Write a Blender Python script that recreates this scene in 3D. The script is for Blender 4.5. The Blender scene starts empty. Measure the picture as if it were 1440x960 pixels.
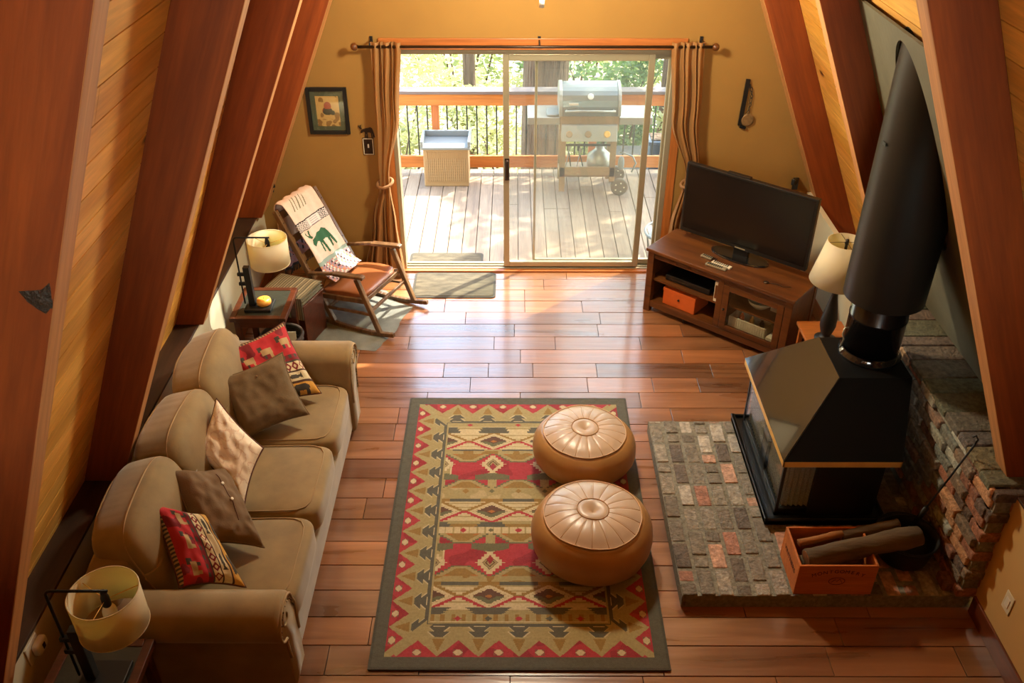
# light levels
SKY=1.65; SUN=9; FANW=170; LOFTW=125; EXPO=.72
import bpy, math, random
from math import sin, cos, pi, radians as R, sqrt, atan2
from mathutils import Vector, Matrix, noise as mn
random.seed(7)
SC = bpy.context.scene
COL = SC.collection

# ---------------------------------------------------------------- helpers
def lin(c):
    return tuple(((x/255)/12.92 if x/255 <= .04045 else ((x/255+.055)/1.055)**2.4) for x in c)

class MB:
    """collects simple shapes into ONE mesh"""
    def __init__(s): s.v=[]; s.f=[]; s.c=[]; s.m=[]; s.col=None; s.mi=0
    def add(s, vs, fs, M=None):
        b=len(s.v)
        s.v += [tuple(M@Vector(p)) if M is not None else tuple(p) for p in vs]
        for f in fs:
            s.f.append(tuple(b+i for i in f)); s.c.append(s.col); s.m.append(s.mi)
        return s
    def box(s,x0,x1,y0,y1,z0,z1,M=None):
        vs=[(x,y,z) for z in (z0,z1) for y in (y0,y1) for x in (x0,x1)]
        return s.add(vs,[(0,2,3,1),(4,5,7,6),(0,1,5,4),(2,6,7,3),(0,4,6,2),(1,3,7,5)],M)
    def cbox(s,c,sz,M=None):
        return s.box(c[0]-sz[0]/2,c[0]+sz[0]/2,c[1]-sz[1]/2,c[1]+sz[1]/2,c[2]-sz[2]/2,c[2]+sz[2]/2,M)
    def bar(s,p,q,w,h,up=(0,0,1)):
        p=Vector(p);q=Vector(q);d=(q-p);L=d.length;d.normalize();u=Vector(up)
        a=d.cross(u)
        if a.length<1e-4: a=d.cross(Vector((1,0,0)))
        a.normalize(); b=a.cross(d)
        M=Matrix((( *[a[0],d[0],b[0]],p[0]),(a[1],d[1],b[1],p[1]),(a[2],d[2],b[2],p[2]),(0,0,0,1)))
        return s.box(-w/2,w/2,0,L,-h/2,h/2,M)
    def prism(s,poly,n):
        """poly: list of 3-D points (planar), extruded by vector n"""
        n=Vector(n); k=len(poly)
        vs=[tuple(p) for p in poly]+[tuple(Vector(p)+n) for p in poly]
        fs=[tuple(range(k))[::-1],tuple(range(k,2*k))]+[(i,(i+1)%k,k+(i+1)%k,k+i) for i in range(k)]
        return s.add(vs,fs)
    def tube(s,pts,r,n=10,closed=False,cap=True):
        pts=[Vector(p) for p in pts]; k=len(pts); rr=r if isinstance(r,(list,tuple)) else [r]*k
        b=len(s.v); prev=None
        for i,p in enumerate(pts):
            if closed: d=pts[(i+1)%k]-pts[i-1]
            else: d=pts[min(i+1,k-1)]-pts[max(i-1,0)]
            if d.length<1e-9: d=Vector((0,0,1))
            d.normalize()
            if prev is None:
                a=d.cross(Vector((0,0,1)))
                if a.length<.05: a=d.cross(Vector((0,1,0)))
            else: a=prev-d*prev.dot(d)
            a.normalize(); prev=a; bb=d.cross(a)
            for j in range(n):
                t=2*pi*j/n; s.v.append(tuple(p+(a*cos(t)+bb*sin(t))*rr[i]))
        def q(f): s.f.append(f); s.c.append(s.col); s.m.append(s.mi)
        for i in range(k if closed else k-1):
            for j in range(n):
                A=b+i*n; B=b+((i+1)%k)*n
                q((A+j,B+j,B+(j+1)%n,A+(j+1)%n))
        if cap and not closed:
            q(tuple(b+j for j in range(n))); q(tuple(b+(k-1)*n+j for j in range(n))[::-1])
        return s
    def lathe(s,c,prof,n=32,M=None,cap=True):
        b=len(s.v); k=len(prof)
        for r,z in prof:
            for j in range(n):
                t=2*pi*j/n; p=Vector((r*cos(t),r*sin(t),z))
                if M is not None: p=M@p
                s.v.append((p[0]+c[0],p[1]+c[1],p[2]+c[2]))
        def q(f): s.f.append(f); s.c.append(s.col); s.m.append(s.mi)
        for i in range(k-1):
            for j in range(n): q((b+i*n+j,b+i*n+(j+1)%n,b+(i+1)*n+(j+1)%n,b+(i+1)*n+j))
        if cap:
            q(tuple(b+j for j in range(n))[::-1]); q(tuple(b+(k-1)*n+j for j in range(n)))
        return s
    def grid(s,fn,nu,nv,cfn=None,flip=False):
        b=len(s.v)
        for i in range(nu+1):
            for j in range(nv+1): s.v.append(tuple(fn(i/nu,j/nv)))
        for i in range(nu):
            for j in range(nv):
                A=b+i*(nv+1)+j; f=(A,A+nv+1,A+nv+2,A+1)
                s.f.append(f[::-1] if flip else f)
                s.c.append(cfn((i+.5)/nu,(j+.5)/nv) if cfn else s.col); s.m.append(s.mi)
        return s
    def soft(s,c,sz,p=5,n=12,M=None,dz=None,cfn=None):
        """rounded (superquadric) box"""
        ax=[((1,0,0),(0,1,0),(0,0,1)),((-1,0,0),(0,0,1),(0,1,0)),((0,1,0),(0,0,1),(1,0,0)),
            ((0,-1,0),(1,0,0),(0,0,1)),((0,0,1),(1,0,0),(0,1,0)),((0,0,-1),(0,1,0),(1,0,0))]
        idx={}
        def vert(q):
            key=tuple(round(x,5) for x in q)
            if key in idx: return idx[key]
            m=(abs(q[0])**p+abs(q[1])**p+abs(q[2])**p)**(1/p)
            w=Vector((q[0]/m*sz[0]/2,q[1]/m*sz[1]/2,q[2]/m*sz[2]/2))
            if dz: w=dz(w)
            if M is not None: w=M@w
            s.v.append((w[0]+c[0],w[1]+c[1],w[2]+c[2])); idx[key]=len(s.v)-1
            return idx[key]
        for N,U,W in ax:
            N=Vector(N);U=Vector(U);W=Vector(W)
            g=[[vert(N+U*(2*i/n-1)+W*(2*j/n-1)) for j in range(n+1)] for i in range(n+1)]
            for i in range(n):
                for j in range(n):
                    s.f.append((g[i][j],g[i+1][j],g[i+1][j+1],g[i][j+1]))
                    s.c.append(s.col); s.m.append(s.mi)
        return s

def obj(name, mb, mat, parent=None, smooth=False, bevel=0, solid=0, label=None, local=False, seg=2, rot=None, flat_ang=None):
    """links the collected shapes as ONE mesh object; world coordinates unless local"""
    verts=[Vector(v) for v in mb.v]
    loc=Vector((0,0,0)); mw=None
    if parent is not None and not local:
        inv=world(parent).inverted(); verts=[inv@v for v in verts]
    me=bpy.data.meshes.new(name)
    me.from_pydata([tuple(v) for v in verts],[],mb.f)
    me.validate(verbose=False)
    mats=mat if isinstance(mat,(list,tuple)) else [mat]
    for m in mats: me.materials.append(m)
    if len(mats)>1: me.polygons.foreach_set('material_index',mb.m[:len(me.polygons)])
    if any(c is not None for c in mb.c) and len(me.polygons)==len(mb.f):
        ca=me.color_attributes.new('Col','FLOAT_COLOR','CORNER'); buf=[]
        for p in me.polygons:
            c=mb.c[p.index] or (1,1,1); buf += [c[0],c[1],c[2],1.0]*p.loop_total
        ca.data.foreach_set('color',buf)
    if smooth: me.polygons.foreach_set('use_smooth',[True]*len(me.polygons))
    me.update()
    o=bpy.data.objects.new(name,me); COL.objects.link(o)
    if parent is not None: o.parent=parent
    if bevel:
        b=o.modifiers.new('Bevel','BEVEL'); b.width=bevel; b.segments=seg; b.limit_method='ANGLE'; b.angle_limit=R(40)
        b.harden_normals=False
    if solid:
        b=o.modifiers.new('Solidify','SOLIDIFY'); b.thickness=solid; b.offset=0
    if label: o['label']=label
    return o

def world(o):
    M=Matrix.LocRotScale(o.location,o.rotation_euler,o.scale)
    return (world(o.parent)@M) if o.parent else M

def tag(o,label=None,cat=None,group=None,kind=None):
    if label: o['label']=label
    if cat: o['category']=cat
    if group: o['group']=group
    if kind: o['kind']=kind
    return o
def thing(name,loc,rz,label,cat,group=None):
    o=bpy.data.objects.new(name,None); COL.objects.link(o); o.empty_display_size=.05
    o.location=loc; o.rotation_euler=(0,0,rz); return tag(o,label,cat,group)
def struct(name,mb,mat,label,**k):
    o=obj(name,mb,mat,**k); tag(o,label,kind='structure'); return o
def dup(root,loc,rz,label,group=None):
    def cp(o,parent):
        c=o.copy(); COL.objects.link(c); c.parent=parent
        for ch in [x for x in list(bpy.data.objects) if x.parent==o and x!=c]: cp(ch,c)
        return c
    kids=[x for x in bpy.data.objects if x.parent==root]
    r=root.copy(); COL.objects.link(r); r.location=loc; r.rotation_euler=(0,0,rz); r['label']=label
    if group: r['group']=group
    for ch in kids: cp(ch,r)
    return r
def fnoise(x,y=0,z=0): return mn.noise(Vector((x,y,z)))

# ---------------------------------------------------------------- materials
def nodes(name):
    m=bpy.data.materials.new(name); m.use_nodes=True; nt=m.node_tree
    b=nt.nodes['Principled BSDF']; return m,nt,b
def setp(b,**k):
    for a,v in k.items():
        n={'rough':'Roughness','metal':'Metallic','spec':'Specular IOR Level','coat':'Coat Weight','coatr':'Coat Roughness',
           'sheen':'Sheen Weight','trans':'Transmission Weight','sss':'Subsurface Weight','alpha':'Alpha','ior':'IOR','em':'Emission Strength'}[a]
        b.inputs[n].default_value=v
def ramp(nt,stops):
    r=nt.nodes.new('ShaderNodeValToRGB'); e=r.color_ramp.elements
    while len(e)<len(stops): e.new(.5)
    for x,(p,c) in zip(e,stops): x.position=p; x.color=(*c,1)
    return r
def noise_node(nt,scale,detail=3,vec=None,dist=0,rough=.5):
    n=nt.nodes.new('ShaderNodeTexNoise'); n.inputs['Scale'].default_value=scale; n.inputs['Detail'].default_value=detail
    n.inputs['Distortion'].default_value=dist; n.inputs['Roughness'].default_value=rough
    if vec is not None: nt.links.new(vec,n.inputs['Vector'])
    return n
def objvec(nt,scale=(1,1,1)):
    t=nt.nodes.new('ShaderNodeTexCoord'); mp=nt.nodes.new('ShaderNodeMapping'); mp.inputs['Scale'].default_value=scale
    nt.links.new(t.outputs['Object'],mp.inputs['Vector']); return mp.outputs['Vector']
def mixc(nt,fac,a,b,mode='MIX'):
    m=nt.nodes.new('ShaderNodeMix'); m.data_type='RGBA'; m.blend_type=mode
    def put(i,v):
        if hasattr(v,'is_linked') or isinstance(v,bpy.types.NodeSocket): nt.links.new(v,m.inputs[i])
        elif isinstance(v,(int,float)): m.inputs[i].default_value=v
        else: m.inputs[i].default_value=(*v,1)
    put(0,fac); put(6,a); put(7,b); return m.outputs[2]
def bump(nt,b,h,strength,dist=.01):
    n=nt.nodes.new('ShaderNodeBump'); n.inputs['Strength'].default_value=strength; n.inputs['Distance'].default_value=dist
    nt.links.new(h,n.inputs['Height']); nt.links.new(n.outputs['Normal'],b.inputs['Normal'])
def attr(nt):
    a=nt.nodes.new('ShaderNodeAttribute'); a.attribute_name='Col'; return a.outputs['Color']
def plain(name,c,rough=.5,nscale=0,namt=.15,bscale=0,bstr=.2,stretch=(1,1,1),use_attr=False,bdist=.01,**k):
    m,nt,b=nodes(name); c=lin(c); setp(b,rough=rough,**k)
    base=None
    if use_attr: base=attr(nt)
    if nscale:
        v=objvec(nt,stretch); n=noise_node(nt,nscale,4,v)
        r=ramp(nt,[(.25,(1-namt,)*3),(.75,(1+namt,)*3)]); nt.links.new(n.outputs['Fac'],r.inputs['Fac'])
        out=mixc(nt,1.0,base if base is not None else c,r.outputs['Color'],'MULTIPLY'); nt.links.new(out,b.inputs['Base Color'])
    elif base is not None: nt.links.new(base,b.inputs['Base Color'])
    else: b.inputs['Base Color'].default_value=(*c,1)
    if bscale:
        v=objvec(nt,stretch); n=noise_node(nt,bscale,4,v); bump(nt,b,n.outputs['Fac'],bstr,bdist)
    return m
def wood(name,dark,light,axis='z',scale=9,rough=.45,knots=0,bstr=.15,use_attr=False,stretch=.07,spec=.5,coat=0,knotc=(45,22,10),wave=0):
    m,nt,b=nodes(name); setp(b,rough=rough,spec=spec,coat=coat)
    st={'x':(stretch,1,1),'y':(1,stretch,1),'z':(1,1,stretch)}[axis]
    v=objvec(nt,st); n=noise_node(nt,scale,6,v,1.2,.55)
    r=ramp(nt,[(.3,lin(dark)),(.7,lin(light))]); nt.links.new(n.outputs['Fac'],r.inputs['Fac'])
    fine=noise_node(nt,scale*9,3,v,.3,.6); r2=ramp(nt,[(.3,(.82,)*3),(.7,(1.08,)*3)]); nt.links.new(fine.outputs['Fac'],r2.inputs['Fac'])
    out=mixc(nt,1.0,r.outputs['Color'],r2.outputs['Color'],'MULTIPLY')
    if use_attr: out=mixc(nt,1.0,out,attr(nt),'MULTIPLY')
    if knots:
        kv=objvec(nt,{'x':(.45,1,1),'y':(1,.45,1),'z':(1,1,.45)}[axis]); vo=nt.nodes.new('ShaderNodeTexVoronoi'); vo.inputs['Scale'].default_value=knots
        wob=noise_node(nt,knots*5,2,kv); 
        nt.links.new(kv,vo.inputs['Vector'])
        rk=ramp(nt,[(.035,(0,0,0)),(.085,(1,1,1))]); 
        ad=nt.nodes.new('ShaderNodeMath'); ad.operation='MULTIPLY_ADD'; ad.inputs[1].default_value=.06; 
        nt.links.new(wob.outputs['Fac'],ad.inputs[0]); nt.links.new(vo.outputs['Distance'],ad.inputs[2])
        sb=nt.nodes.new('ShaderNodeMath'); sb.operation='SUBTRACT'; sb.inputs[1].default_value=.03; nt.links.new(ad.outputs[0],sb.inputs[0])
        nt.links.new(sb.outputs[0],rk.inputs['Fac'])
        out=mixc(nt,rk.outputs['Color'],lin(knotc),out)
    nt.links.new(out,b.inputs['Base Color'])
    bump(nt,b,fine.outputs['Fac'],bstr,.004)
    return m
M={}
M['beam']=wood('stained_beam_wood',(110,49,14),(148,72,24),'z',5,.6,spec=.3,knots=1.1,bstr=.25,knotc=(40,16,8))
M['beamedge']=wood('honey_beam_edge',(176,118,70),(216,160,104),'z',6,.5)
M['pine']=wood('knotty_pine',(214,150,64),(244,192,104),'y',5,.42,knots=2.6,use_attr=True,knotc=(84,40,14))
M['trimwood']=wood('honey_trim_wood',(150,84,34),(186,112,52),'x',8,.4)
M['trimwoodz']=wood('honey_trim_wood_upright',(150,84,34),(186,112,52),'z',8,.4)
M['wall']=plain('mustard_plaster',(148,110,50),.85,3,.05,60,.12,bdist=.002)
M['kneewall']=plain('cream_plaster',(206,198,172),.85,3,.04,60,.1,bdist=.002)
M['yellowwall']=plain('warm_beige_plaster',(196,160,100),.85,3,.04,60,.1,bdist=.002)
M['ledge']=wood('dark_ledge_wood',(52,34,22),(74,48,30),'y',8,.6)
M['base']=wood('baseboard_wood',(120,66,30),(160,94,42),'y',8,.4)
M['greyboard']=plain('grey_cement_board',(98,96,78),.75,6,.12,25,.15)
M['alu']=plain('champagne_aluminium',(178,168,140),.38,0,metal=.6)
M['white']=plain('white_plastic',(220,216,204),.45)
M['black']=plain('black_plastic',(18,18,18),.35,20,.1)
M['blackmatte']=plain('matte_black_steel',(20,20,19),.5,8,.15)
M['gloss']=plain('glossy_black_enamel',(26,26,26),.09,0,coat=.5)
M['hoodmatte']=plain('matte_black_hood',(7,7,6),.6,8,.1,spec=.15)
M['pan']=plain('grey_black_steel',(40,42,42),.28,9,.2,metal=.4)
M['pipe']=plain('dark_flue_steel',(30,26,25),.2,14,.25,metal=.5)
M['shroud']=plain('satin_charcoal_steel',(38,36,31),.38,6,.08,metal=.3)
M['brass']=plain('brass_trim',(222,176,88),.4,10,.1,metal=.2)
M['iron']=plain('black_iron',(24,24,25),.5,20,.2,metal=.4)
M['bronze']=plain('oiled_bronze',(58,42,30),.4,20,.2,metal=.6)
M['screen']=plain('television_screen_glass',(12,12,13),.16)
M['mesh']=plain('spark_mesh',(150,152,142),.5,180,.5,metal=.1)
M['sofa']=plain('tan_microsuede',(142,119,78),.85,7,.24,90,.12,sheen=.4,bdist=.003)
M['sofadark']=plain('tan_microsuede_gusset',(150,122,88),.85,5,.10,30,.5,stretch=(1,.25,1),sheen=.35)
M['piping']=plain('sofa_piping',(160,134,96),.8)
M['nail']=plain('antique_nailhead',(92,66,38),.35,metal=.8)
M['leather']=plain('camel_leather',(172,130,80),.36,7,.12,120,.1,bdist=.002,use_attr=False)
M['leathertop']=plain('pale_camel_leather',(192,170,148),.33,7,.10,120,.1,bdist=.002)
M['stitch']=plain('pale_stitching',(214,178,140),.6)
M['seatleather']=plain('brown_leather',(140,84,48),.3,7,.15,120,.1,bdist=.002)
M['rug']=plain('woven_wool',(255,255,255),.95,70,.14,260,.8,use_attr=True,sheen=.15,bdist=.004)
M['cloth']=plain('printed_cloth',(255,255,255),.9,40,.06,200,.3,use_attr=True,bdist=.002)
M['brownpillow']=plain('brown_pillow_cloth',(108,88,60),.9,30,.14,140,.35,bdist=.003)
M['taupepillow']=plain('taupe_pillow_cloth',(116,92,66),.9,14,.12,140,.35,bdist=.003)
M['creampillow']=plain('cream_pillow_cloth',(216,196,168),.9,14,.06,40,.45,bdist=.006)
M['chairwood']=wood('rocker_wood',(84,58,36),(130,98,64),'z',10,.38)
M['tablewood']=wood('end_table_wood',(58,28,16),(92,46,26),'x',10,.3)
M['slate']=plain('slate_tile',(46,49,42),.35,8,.25,30,.2)
M['standwood']=wood('media_console_wood',(72,38,16),(114,66,28),'x',10,.33)
M['shade']=None
M['curtain']=None
M['curtainliner']=plain('curtain_tieback',(140,100,62),.8)
M['brick']=plain('old_brick',(255,255,255),.88,34,.45,60,1,use_attr=True,bdist=.012)
M['mortar']=plain('grey_mortar',(132,130,116),.95,40,.35,70,1,bdist=.01)
M['mat']=plain('doormat_weave',(88,81,64),.95,26,.5,220,.7,stretch=(.3,1,1),bdist=.003)
M['matedge']=plain('doormat_border',(74,72,64),.95,60,.2)
M['hide']=plain('grey_hide',(118,120,112),.95,6,.35,160,.8,bdist=.004)
M['basket']=plain('dark_wicker',(48,34,24),.7,70,.4,120,1,bdist=.006)
M['paper']=plain('cream_paper',(214,204,176),.7,20,.08)
M['orange']=plain('orange_box_card',(206,96,34),.6,20,.06)
M['crate']=wood('orange_pine_crate',(176,92,34),(206,122,54),'x',9,.55)
M['bark']=plain('log_bark',(92,74,50),.9,16,.4,30,1,stretch=(.3,1,1),bdist=.01)
M['splitwood']=plain('split_wood',(150,96,46),.85,20,.3,30,.8,stretch=(.3,1,1),bdist=.006)
M['ink']=plain('dark_print',(62,26,16),.8)
M['candle']=plain('yellow_wax',(226,168,72),.35,0,sss=.2)
M['glassware']=plain('frosted_shelf_glass',(196,190,160),.2)
M['deck']=wood('deck_planks',(128,112,96),(164,146,124),'y',7,.7,use_attr=True)
M['railwood']=wood('cedar_rail',(184,106,46),(216,142,70),'x',7,.6,knots=2)
M['railtop']=wood('weathered_rail_cap',(112,100,96),(132,118,112),'x',7,.7)
M['postwood']=wood('cedar_post',(176,100,56),(206,130,76),'z',7,.6)
M['baluster']=plain('dark_green_baluster',(40,46,40),.5)
M['resin']=plain('tan_resin_wicker',(164,138,100),.6,0)
M['resinlid']=plain('grey_resin_lid',(132,140,140),.5)
M['grillbody']=plain('silver_grill_enamel',(160,160,152),.35,0,metal=.3)
M['grilllid']=plain('grill_lid_enamel',(128,134,132),.25,0,metal=.4)
M['grilltan']=plain('taupe_grill_frame',(150,126,92),.5)
M['rubber']=plain('grey_rubber',(110,100,84),.8)
M['trunk']=plain('pine_bark',(104,84,66),.95,12,.6,14,1,stretch=(1,1,.12),bdist=.12)
M['ground']=plain('forest_floor',(170,156,128),.95,3,.35,8,.8,bdist=.05)
M['bluechair']=plain('blue_grey_resin',(86,100,112),.6)
def leafmat(name,c,tr=.45):
    m,nt,b=nodes(name); c=lin(c); setp(b,rough=.55)
    b.inputs['Base Color'].default_value=(*c,1)
    t=nt.nodes.new('ShaderNodeBsdfTranslucent'); t.inputs['Color'].default_value=(min(1,c[0]*1.3),min(1,c[1]*1.3),c[2]*.8,1)
    mx=nt.nodes.new('ShaderNodeMixShader'); mx.inputs[0].default_value=tr
    nt.links.new(b.outputs[0],mx.inputs[1]); nt.links.new(t.outputs[0],mx.inputs[2])
    nt.links.new(mx.outputs[0],nt.nodes['Material Output'].inputs['Surface']); return m
M['leafpale']=leafmat('pale_green_leaf',(176,178,140))
M['leafmid']=leafmat('mid_green_leaf',(140,152,108))
M['leafdark']=leafmat('deep_green_leaf',(98,124,88))
M['shade']=leafmat('linen_lampshade',(232,222,196),.3)
M['curtain']=leafmat('brown_curtain_cloth',(170,124,74),.32)
M['fringe']=plain('dark_fringe',(40,36,38),.9)
def glassmat(name,tint,haze,gloss=.06):
    m=bpy.data.materials.new(name); m.use_nodes=True; nt=m.node_tree; nt.nodes.clear()
    o=nt.nodes.new('ShaderNodeOutputMaterial'); tr=nt.nodes.new('ShaderNodeBsdfTransparent'); tr.inputs[0].default_value=(*tint,1)
    gl=nt.nodes.new('ShaderNodeBsdfGlossy'); gl.inputs['Roughness'].default_value=.02
    lw=nt.nodes.new('ShaderNodeLayerWeight'); lw.inputs['Blend'].default_value=.5
    pw=nt.nodes.new('ShaderNodeMath'); pw.operation='POWER'; pw.inputs[1].default_value=5; nt.links.new(lw.outputs['Facing'],pw.inputs[0])
    fr=nt.nodes.new('ShaderNodeMath'); fr.operation='MULTIPLY_ADD'; fr.inputs[1].default_value=.85; fr.inputs[2].default_value=gloss; nt.links.new(pw.outputs[0],fr.inputs[0])
    mx=nt.nodes.new('ShaderNodeMixShader'); nt.links.new(fr.outputs[0],mx.inputs[0]); nt.links.new(tr.outputs[0],mx.inputs[1]); nt.links.new(gl.outputs[0],mx.inputs[2])
    df=nt.nodes.new('ShaderNodeBsdfTranslucent'); df.inputs['Color'].default_value=(.9,.88,.8,1)
    m2=nt.nodes.new('ShaderNodeMixShader'); m2.inputs[0].default_value=haze
    nt.links.new(mx.outputs[0],m2.inputs[1]); nt.links.new(df.outputs[0],m2.inputs[2]); nt.links.new(m2.outputs[0],o.inputs['Surface'])
    return m
M['pane']=glassmat('door_glass',(.95,.96,.93),.010)
M['clear']=glassmat('clear_glass',(.95,.97,.95),.004,.04)
M['bulb']=plain('frosted_bulb',(230,226,216),.3)
def emis(name,c,s):
    m,nt,b=nodes(name); b.inputs['Base Color'].default_value=(*lin(c),1); b.inputs['Emission Color'].default_value=(*lin(c),1); b.inputs['Emission Strength'].default_value=s; return m
M['fanglass']=emis('lit_fan_glass',(255,220,170),3)
# ---------------------------------------------------------------- geometry of the A-frame (metres; x right, y towards the deck, z up)
LX,LS=-2.449,.414       # inner rafter line on the left:  x = LX + LS*z
RX,RS=2.968,.432        # inner rafter line on the right: x = RX - RS*z
DO=.27                  # horizontal depth of the rafters
KL,KR=-2.25,2.59        # knee walls
ZK=.66; ZR=.87; ZF=.79
YW=7.33                 # face of the deck-side wall
YB=-3.2                 # wall behind the loft
xl=lambda z:LX+LS*z
xr=lambda z:RX-RS*z
APEX=(RX+DO-(LX-DO))/(LS+RS)

# floor planks, long side across the room
mb=MB(); rnd=random.Random(3)
y=-.0; k=0
rows=[]
yy=7.155
while yy>.6: rows.append(yy); yy-=.191
rows=[7.346]+rows
for i in range(len(rows)-1):
    y1,y0=rows[i],rows[i+1]
    x=-2.35-rnd.random()*.7
    while x<2.75:
        L=rnd.choice([.35,.5,.7,.9,1.15,1.3]); b=rnd.uniform(.62,1.32); w=rnd.uniform(-.06,.08)
        mb.col=(b*(1+w),b,b*(1-w)); zt=rnd.uniform(-.0015,.0015)
        mb.box(max(x,-2.5)+.002,min(x+L,2.8)-.002,y0+.0025,y1-.0025,-.02,zt); x+=L
fm,nt,b=nodes('hand_scraped_floor'); setp(b,rough=.3,spec=.7,coat=.8,coatr=.14)
v=objvec(nt,(.09,1,1)); n=noise_node(nt,8,5,v,.9,.5); r=ramp(nt,[(.22,lin((100,60,33))),(.74,lin((164,108,64)))]); nt.links.new(n.outputs['Fac'],r.inputs['Fac'])
nt.links.new(mixc(nt,1.0,r.outputs['Color'],attr(nt),'MULTIPLY'),b.inputs['Base Color'])
v2=objvec(nt,(.12,1,1)); n2=noise_node(nt,14,2,v2,.4); bump(nt,b,n2.outputs['Fac'],.35,.012)
fr=ramp(nt,[(.3,(.24,)*3),(.7,(.42,)*3)]); nt.links.new(n.outputs['Fac'],fr.inputs['Fac']); nt.links.new(fr.outputs['Color'],b.inputs['Roughness'])
struct('floor',mb,fm,'dark red-brown hand-scraped hardwood plank floor',bevel=.0012,seg=1)
mb=MB(); mb.box(-2.9,3.1,.2,7.33,-.12,-.021); struct('floor_base',mb,M['ledge'],'dark gaps between the floor planks')

# sloped pine ceilings (one mesh each, boards running the length of the room)
def slope(name,side,label):
    ang=math.atan(.3987 if side<0 else RS); x0=-2.668 if side<0 else (RX+DO); L=(APEX-.55)/cos(ang)
    root=Matrix.Translation((x0,0,0))@Matrix.Rotation(ang if side<0 else -ang,4,'Y')
    mb=MB(); rnd=random.Random(11+side); s=(.45 if side<0 else .30)
    while s<L+.6:
        yy=YB-.1
        while yy<8.0:
            ln=rnd.uniform(1.6,3.4); e=min(yy+ln,8.0); bb=rnd.uniform(.86,1.12); mb.col=(bb,bb*rnd.uniform(.95,1.03),bb*rnd.uniform(.85,1.05))
            mb.box(*((-.03,0) if side<0 else (0,.03)),yy+.0008,e-.0008,s+.003,s+.149); yy=e
        mb.col=(.25,.2,.15)
        mb.box(*((-.035,-.012) if side<0 else (.012,.035)),YB-.1,8.0,s-.01,s+.02); s+=.153
    o=struct(name,mb,M['pine'],label)
    o.matrix_world=root; return root
rootL=slope('ceiling',-1,'sloped knotty pine plank ceiling on the sofa side')
rootR=slope('ceiling',1,'sloped knotty pine plank ceiling on the stove side')
# rafters
def rafter(side,y0,y1,label,zb=None,line=None):
    ang=math.atan(LS if side<0 else RS); z0=(ZK if side<0 else ZR) if zb is None else zb; z1=6.4
    f=xl if side<0 else xr; d=(-DO-.03 if side<0 else DO)
    if line: f=(lambda z:line[1]+line[0]*z)
    poly=[(f(z0),y0,z0),(f(z1),y0,z1),(f(z1)+d,y0,z1),(f(z0)+d,y0,z0)]
    mb=MB(); mb.prism(poly if side>0 else poly[::-1],(0,y1-y0,0))
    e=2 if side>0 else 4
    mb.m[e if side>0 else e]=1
    root=Matrix.Translation((f(0),y0,0))@Matrix.Rotation(ang if side<0 else -ang,4,'Y')
    inv=root.inverted(); mb.v=[tuple(inv@Vector(v)) for v in mb.v]
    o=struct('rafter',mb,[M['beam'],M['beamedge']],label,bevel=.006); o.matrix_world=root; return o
YL=[(7.06,7.33),(5.345,5.455),(3.73,3.84),(2.124,2.234),(.5,.61),(-1.1,-.99)]
YR=[(7.14,7.33),(5.276,5.386),(3.504,3.634),(1.9,2.0),(.3,.41),(-1.3,-1.19)]
nl=['red-brown rafter against the mustard wall, sofa side','second rafter from the mustard wall, sofa side','third rafter from the mustard wall, above the sofa','fourth rafter from the mustard wall, sofa side, with a dark knot','fifth rafter, above the loft edge, sofa side','sixth rafter, over the loft, sofa side']
nr=['red-brown rafter against the mustard wall, stove side','second rafter from the mustard wall, in shade beside the stove','third rafter from the mustard wall, in front of the flue pipe','fourth rafter from the mustard wall, stove side','fifth rafter above the loft edge, stove side','sixth rafter, over the loft, stove side']
LL=[(.436,-2.480),(.443,-2.498),(.431,-2.473),(.398,-2.394),(.41,-2.44),(.41,-2.44)]
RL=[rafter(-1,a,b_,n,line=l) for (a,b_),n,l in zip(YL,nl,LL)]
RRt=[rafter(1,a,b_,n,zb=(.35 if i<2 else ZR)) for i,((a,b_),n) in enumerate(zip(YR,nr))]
# dark chipped knot on the near left rafter
mb=MB(); prs=[(-1.37,2.845),(-1.30,2.85),(-1.268,2.875),(-1.274,2.83),(-1.285,2.79),(-1.31,2.765),(-1.335,2.785),(-1.355,2.81)]
c0=(-1.31,2.82)
def kfn(u,v):
    t=u*len(prs); i=int(t)%len(prs); w=t-int(t); a=Vector(prs[i]); b2=Vector(prs[(i+1)%len(prs)]); p=a.lerp(b2,w); q=Vector(c0).lerp(p,v)
    return (q[0],2.1245-.006*(1-v)*(1+.6*fnoise(q[0]*60,q[1]*60)),q[1])
mb.grid(kfn,32,6,flip=True)
kn=plain('dark_knot_wood',(40,28,16),.6,60,.6,80,1,bdist=.01)
obj('knot',mb,kn,RL[3],smooth=True,label='dark chipped knot')

# knee walls, ledges, baseboards
mb=MB(); mb.box(KL-.1,KL,.2,YW,0,ZK-.02); struct('wall_left',mb,M['kneewall'],'low cream knee wall behind the sofa')
mb=MB(); mb.box(-2.62,KL+.004,.2,YW,ZK-.02,ZK); struct('trim_1',mb,M['ledge'],'dark wooden ledge along the top of the low wall behind the sofa',bevel=.003)
mb=MB(); mb.box(KR,KR+.1,.2,3.40,0,ZR+.0); struct('wall_right',mb,M['yellowwall'],'low beige wall beside the brick fireplace, nearest the viewer')
mb=MB(); mb.box(KR,KR+.045,5.276,YW,0,ZF); struct('wall_right',mb,M['kneewall'],'low cream wall behind the television corner')
mb=MB(); mb.box(KR-.005,2.9,.2,3.504,ZR-.004,ZR+.012); struct('trim_2',mb,M['ledge'],'dark wooden ledge on the low walls of the stove side',bevel=.003)
mb=MB(); mb.box(KR-.014,KR,.2,3.385,0,.13); struct('baseboard_right',mb,wood('red_base_wood',(92,44,22),(124,62,30),'y',8,.4),'wooden baseboard under the beige wall',bevel=.003)
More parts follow.
